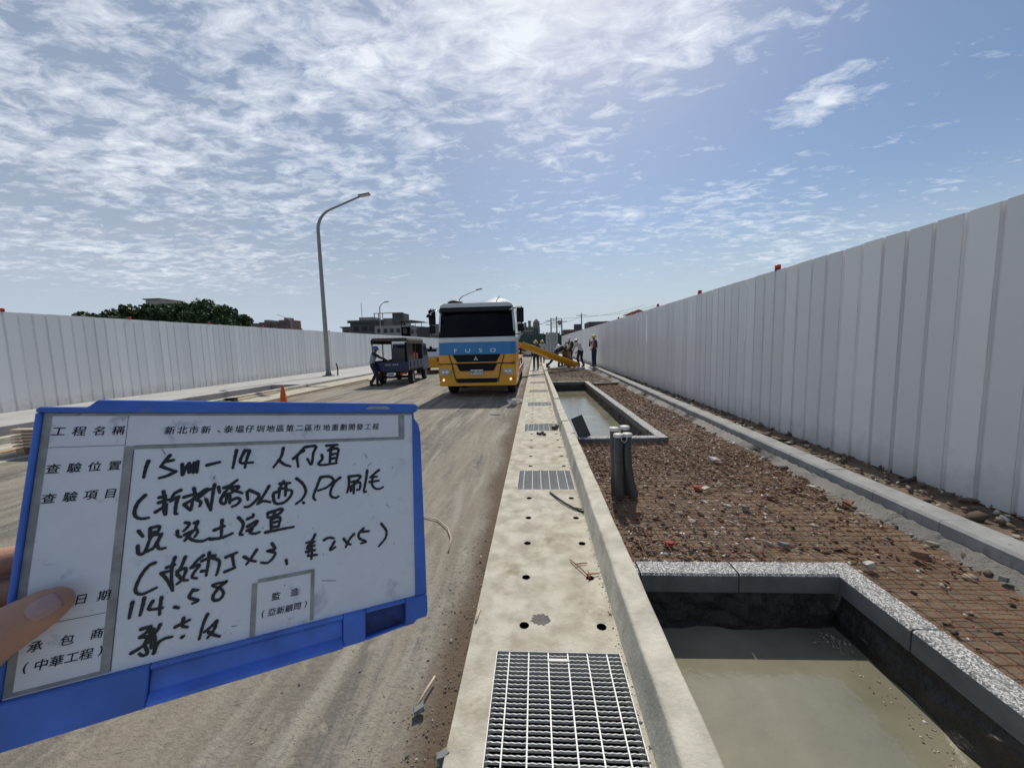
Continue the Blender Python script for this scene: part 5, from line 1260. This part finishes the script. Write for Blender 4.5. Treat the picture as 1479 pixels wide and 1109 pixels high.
# ================= trees =================
def tree(x,y,h,r,label,n=9000,seed=1,leaf=.27):
    rs_=np.random.default_rng(seed); e=empty('tree',(x,y,0),0,label,'tree','trees behind the left fence')
    tk=MB().tube([(0,0,0),(.1,.0,h*.25),(.0,.1,h*.5)],[r*.09,r*.07,r*.05],8)
    nc=26; C=[]
    for k in range(nc):
        a=rs_.uniform(0,6.28); u=rs_.uniform(0,1)**.5; z=h*rs_.uniform(.42,.90); rr=r*u*math.sqrt(max(.08,1-((z/h-.5)/.5)**2))
        c=np.array((rr*math.cos(a),rr*math.sin(a),z)); C.append(c)
        if k<12: tk.tube([(0,.05,h*.38),tuple(c*.55+np.array((0,0,h*.2))),tuple(c)],[r*.03,r*.02,r*.008],5)
    tk.build('trunk',M['bark'],e)
    C=np.array(C); idx=rs_.integers(0,nc,n); cr=rs_.uniform(.20,.36,nc)*r
    d=rs_.normal(size=(n,3)); d/=np.linalg.norm(d,axis=1)[:,None]; P_=C[idx]+d*(cr[idx]*rs_.uniform(.55,1.05,n))[:,None]*np.array((1,1,.75))
    u=rs_.normal(size=(n,3)); u/=np.linalg.norm(u,axis=1)[:,None]; v=np.cross(u,rs_.normal(size=(n,3))); v/=np.linalg.norm(v,axis=1)[:,None]
    s=rs_.uniform(.6,1.3,n)[:,None]*leaf; Q=np.stack([P_-u*s-v*s*.4,P_+u*s*.1-v*s*.75,P_+u*s+v*s*.3,P_-u*s*.2+v*s*.7],1)
    soup('crown',Q.reshape(-1,3),np.arange(n*4).reshape(-1,4),M['foliage'],e)
tl=['leftmost dark tree behind the left fence, low on its left side','second dark tree from the left behind the left fence','broad dark tree below the roof of the pale block','middle dark tree behind the left fence','tall rounded tree right of the middle of the clump','rightmost tree of the clump, thinning to the right']
for i,(x,y,h,r) in enumerate([(-73,62,8.4,5.2),(-69.0,64,9.2,5.4),(-63.5,62,9.7,5.8),(-58,61,9.4,5.2),(-53.4,61,10.0,5.4),(-49.6,59,7.9,4.6)]): tree(x,y,h,r,tl[i],10000,i+1)
# ================= far buildings =================
def building(label,loc,parts,wins=(),rz=0,cat='building'):
    e=empty('building',loc,rz,label,cat); e.scale=(1,1,.95 if loc[1]<100 else 1)
    for (nm,x0,x1,y0,y1,z0,z1,m) in parts: MB().bb(x0,x1,y0,y1,z0,z1).build(nm,M[m],e)
    for (x0,dx,n,w_,z0,dz,nz,h_,y) in wins:
        wm=MB().bb(0,w_,-.08,.12,0,h_).mesh('window',M['win'])
        for i in range(n):
            for k in range(nz): link('window',wm,e,(x0+i*dx,y,z0+k*dz))
    return e
building('pale concrete roof block of a building showing above the trees',(-131,125,0),[('wall',0,10,0,12,0,17.6,'bldg2'),('roof_room',.5,5.5,0,8,17.6,19.6,'bldg2'),('roof_slab',0,6,-.5,8.5,19.6,20.0,'bldg'),('canopy',6,12,0,4,18.2,18.5,'bldg2')],[(1,2.2,4,1.2,14.5,-3,4,1.4,0)])
for i,(x,w_,h_) in enumerate([(-192,9,18.6),(-183,8,20.5),(-175.5,6,19.8),(-169,7.5,21.6)]):
    building(['lowest leftmost block of the distant reddish flats','second block of the distant reddish flats','third block of the distant reddish flats','tallest rightmost block of the distant reddish flats'][i],(x,250,0),[('wall',0,w_,0,12,0,h_,'brickr'),('roof_room',w_*.3,w_*.7,2,8,h_,h_+1.6,'bldg')],[(.8,2.2,int((w_-1)/2.2),1.1,h_-3.2,-3.2,4,1.5,0)])
# cluster left of the truck
building('low grey shop house with dark roof at the left end of the house row',(-46.5,92,0),[('wall',0,5.5,0,8,0,7.0,'bldg'),('roof',-.4,6,-.4,8,7.0,7.25,'bldg3'),('wall_upper',1.5,5.5,2,8,7.25,8.2,'bldg3')],[(.6,1.7,3,.9,5.2,-2.6,2,1.1,0)])
building('dark house with a grey water tank room on its roof',(-43.5,90,0),[('wall',0,8.5,0,8,0,8.0,'bldg3'),('roof',-.5,9,-.5,8,8.0,8.25,'bldg3'),('tank_room',1.8,5.4,1,5,8.25,9.4,'bldg2'),('roof_rail',-.4,8.8,-.45,-.35,8.25,8.6,'bldg3')],[(.8,2.0,4,1.2,6.0,-2.8,2,1.2,0)])
c_=building('pale house with an open rooftop frame and a dark rooftop shed',(-36.8,88,0),[('wall',0,8.4,0,8,0,7.0,'bldg2'),('roof_shed',4.3,6.9,0,4,7.0,9.9,'bldg3'),('shed_wall',2.1,4.25,.3,4,7.0,8.8,'bldg'),('roof_beam',.0,6.9,-.2,.0,9.9,10.05,'bldg3'),('parapet',7.2,8.4,0,.2,7.0,7.5,'bldg2')],[(.6,1.5,5,.85,5.3,-2.8,2,1.0,0)])
for x in (.05,1.0,2.0): MB().bb(x,x+.14,-.1,.04,7.0,9.9).build('roof_post',M['bldg3'],c_)
c2_=building('low pale house with an open roof terrace under a dark canopy',(-30.6,88,0),[('wall',0,5.0,0,8,0,6.6,'bldg2')],[(.5,1.5,3,.9,4.9,-2.8,2,1.0,0)])
MB().prism([(-2.6,7.75),(.2,8.2),(3.0,7.75),(3.0,7.65),(-2.6,7.65)],'y',0,4).build('canopy',M['bldg3'],c2_,(2.2,0,0))
for x in (.05,1.1,2.2,3.3,4.7): MB().bb(x,x+.1,0,.1,6.6,7.7).build('canopy_post',M['bldg2'],c2_)
building('black panelled shed right of the terrace house',(-26.6,87,0),[('wall',0,3.4,0,6,0,6.4,'win')]+[('seam',.45*i,.45*i+.05,-.06,0,0,6.3,'bldg3') for i in range(1,8)])
building('grey metal warehouse just left of the mixer truck',(-23.4,86,0),[('wall',0,5.8,0,12,0,6.7,'bldg'),('roof',-.1,6,-.1,12,6.7,6.9,'bldg3')])
building('reddish brown house beside the grey warehouse, behind the truck mirror',(-18.2,86,0),[('wall',0,6.5,0,10,0,7.0,'brickr'),('roof',-.4,7,-.4,10,7.0,7.3,'bldg3')],[(.8,1.8,3,.9,5,-2.8,2,1.2,0)])
tag(MB().cyl((-39.6,88,8),(-39.6,88,12.1),.05,6).build('roof_antenna',M['bldg3']),'thin antenna mast above the left house row','antenna')
# behind the truck, right side
tb=building('tall grey apartment block with stepped rooftop turrets right of the truck',(-6.5,200,0),[('wall',0,9.0,0,14,0,10.4,'bldg'),('cornice',-.2,9.2,-.2,14,8.3,8.6,'bldg2'),('turret',1.0,2.2,0,3,10.4,12.2,'bldg'),('turret',3.1,4.5,0,3,10.4,13.0,'bldg'),('turret',5.6,8.9,0,5,10.4,13.0,'bldg')],[(.6,1.35,6,.7,8.9,-2.1,4,1.1,0)])
MB().lathe([(1.3,0),(1.1,.7),(.5,1.35),(.001,1.6)],n=14).build('dome',M['bldg2'],tb,(7.3,2.5,13.0))
MB().bb(.9,2.3,-.1,3.1,12.2,12.6).bb(3.0,4.6,-.1,3.1,13.0,13.5).build('turret_cap',M['bldg3'],tb)
building('low dark house row beyond the far end of the street',(-6,120,0),[('wall',0,11,0,10,0,4.6,'bldg3'),('wall_right',11,21,1,10,0,4.0,'bldg'),('roof_room',5.5,7.0,2,6,4.6,6.3,'bldg3')],[(.8,2.0,9,1.0,2.9,0,1,1.1,0)])
building('reddish low house row at the end of the right fence',(9,110,0),[('wall',-1,6,0,10,0,5.4,'brickr'),('wall_right',6,20,0,10,0,7.4,'bldg3'),('tank',2.2,4.2,1,4,5.4,6.9,'bldg3')])
e=empty('netting_fence',(-2.5,64,0),0,'green netted scaffold fence closing the far end of the street','fence')
for i in range(7): MB().bb(i*1.3,i*1.3+1.27,-.02,.02,0,3.3-.25*(i%2)).build('net_panel',M['net'],e); MB().cyl((i*1.3,-.08,0),(i*1.3,-.08,3.6),.05,6).build('post',M['bldg3'],e)
e=empty('far_hoarding',(3.2,62.5,0),0,'grey sheet panels closing the gap at the end of the right fence','fence')
for i in range(4): MB().bb(i*.5-1.5,i*.5-1.06,-.02,.02,0,3.4).build('panel',M['bldg2'],e)
for i,(x,y) in enumerate([(-1.5,58),(.2,52)]):
    rock(90+i,1.1,(1.6,1,.6),M['bldg3'],(x-1.0,y,.25),i,'dirt_heap',['dark heap of materials at the end of the street','smaller heap of materials beyond the standing worker'][i],'heap')
# utility poles and wires
def upole(x,y,h,label,arms=2):
    e=empty('utility_pole',(x,y,0),0,label,'utility pole'); MB().tube([(0,0,0),(0,0,h)],[.2,.13],8).build('post',M['bldg'],e)
    for k in range(arms): MB().bb(-1.2,1.2,-.06,.06,h-.6-k*.9,h-.48-k*.9).build('crossarm',M['bldg3'],e)
    return e
upole(3.7,90,7.4,'utility pole with crossarms left of the pole cluster',2); upole(5.1,92,7.9,'tallest utility pole of the cluster above the workers',3); upole(6.0,88,7.0,'short utility pole with a transformer at the right of the cluster',1); upole(11.2,95,8.7,'utility pole rising above the end of the right fence',1)
MB().lathe([(.3,-.5),(.35,-.4),(.35,.4),(.3,.5)],n=10).build('transformer',M['bldg'],[o for o in COL.objects if o.name=='utility_pole.002'][0],(-.5,0,6.2))
for i,(a,c) in enumerate([((-8,110,7.0),(3.7,90,6.9)),((3.7,90,6.9),(11.2,95,8.1)),((-8,110,6.4),(5.1,92,7.4)),((5.1,92,7.4),(30,110,11.5)),((11.2,95,8.2),(30,100,10.5))]):
    a=Vector(a);c=Vector(c); pts=[a+(c-a)*t/12-Vector((0,0,.9*4*(t/12)*(1-t/12))) for t in range(13)]
    tag(MB().tube(pts,.028,4).build('overhead_wire',M['black']),['wire from the far left to the first utility pole','wire between the first and the last utility pole','lower wire from the left to the tallest utility pole','wire from the tallest pole towards the right','upper wire running right from the last utility pole'][i],'wire')
# roof umbrella-like structure above right fence
e=empty('rooftop_canopy',(14.3,55,0),0,'small orange and white rooftop canopy peeking over the right fence','canopy')
MB().prism([(-1.5,5.45),(0,6.0),(1.7,5.35),(1.7,5.25),(-1.5,5.35)],'y',0,3).build('canopy_sheet',mat('faded_orange',(.35,.13,.07),.8),e); MB().cyl((-.8,1,0),(-.8,1,5.4),.06).cyl((1,1,0),(1,1,5.4),.06).build('post',M['bldg3'],e)
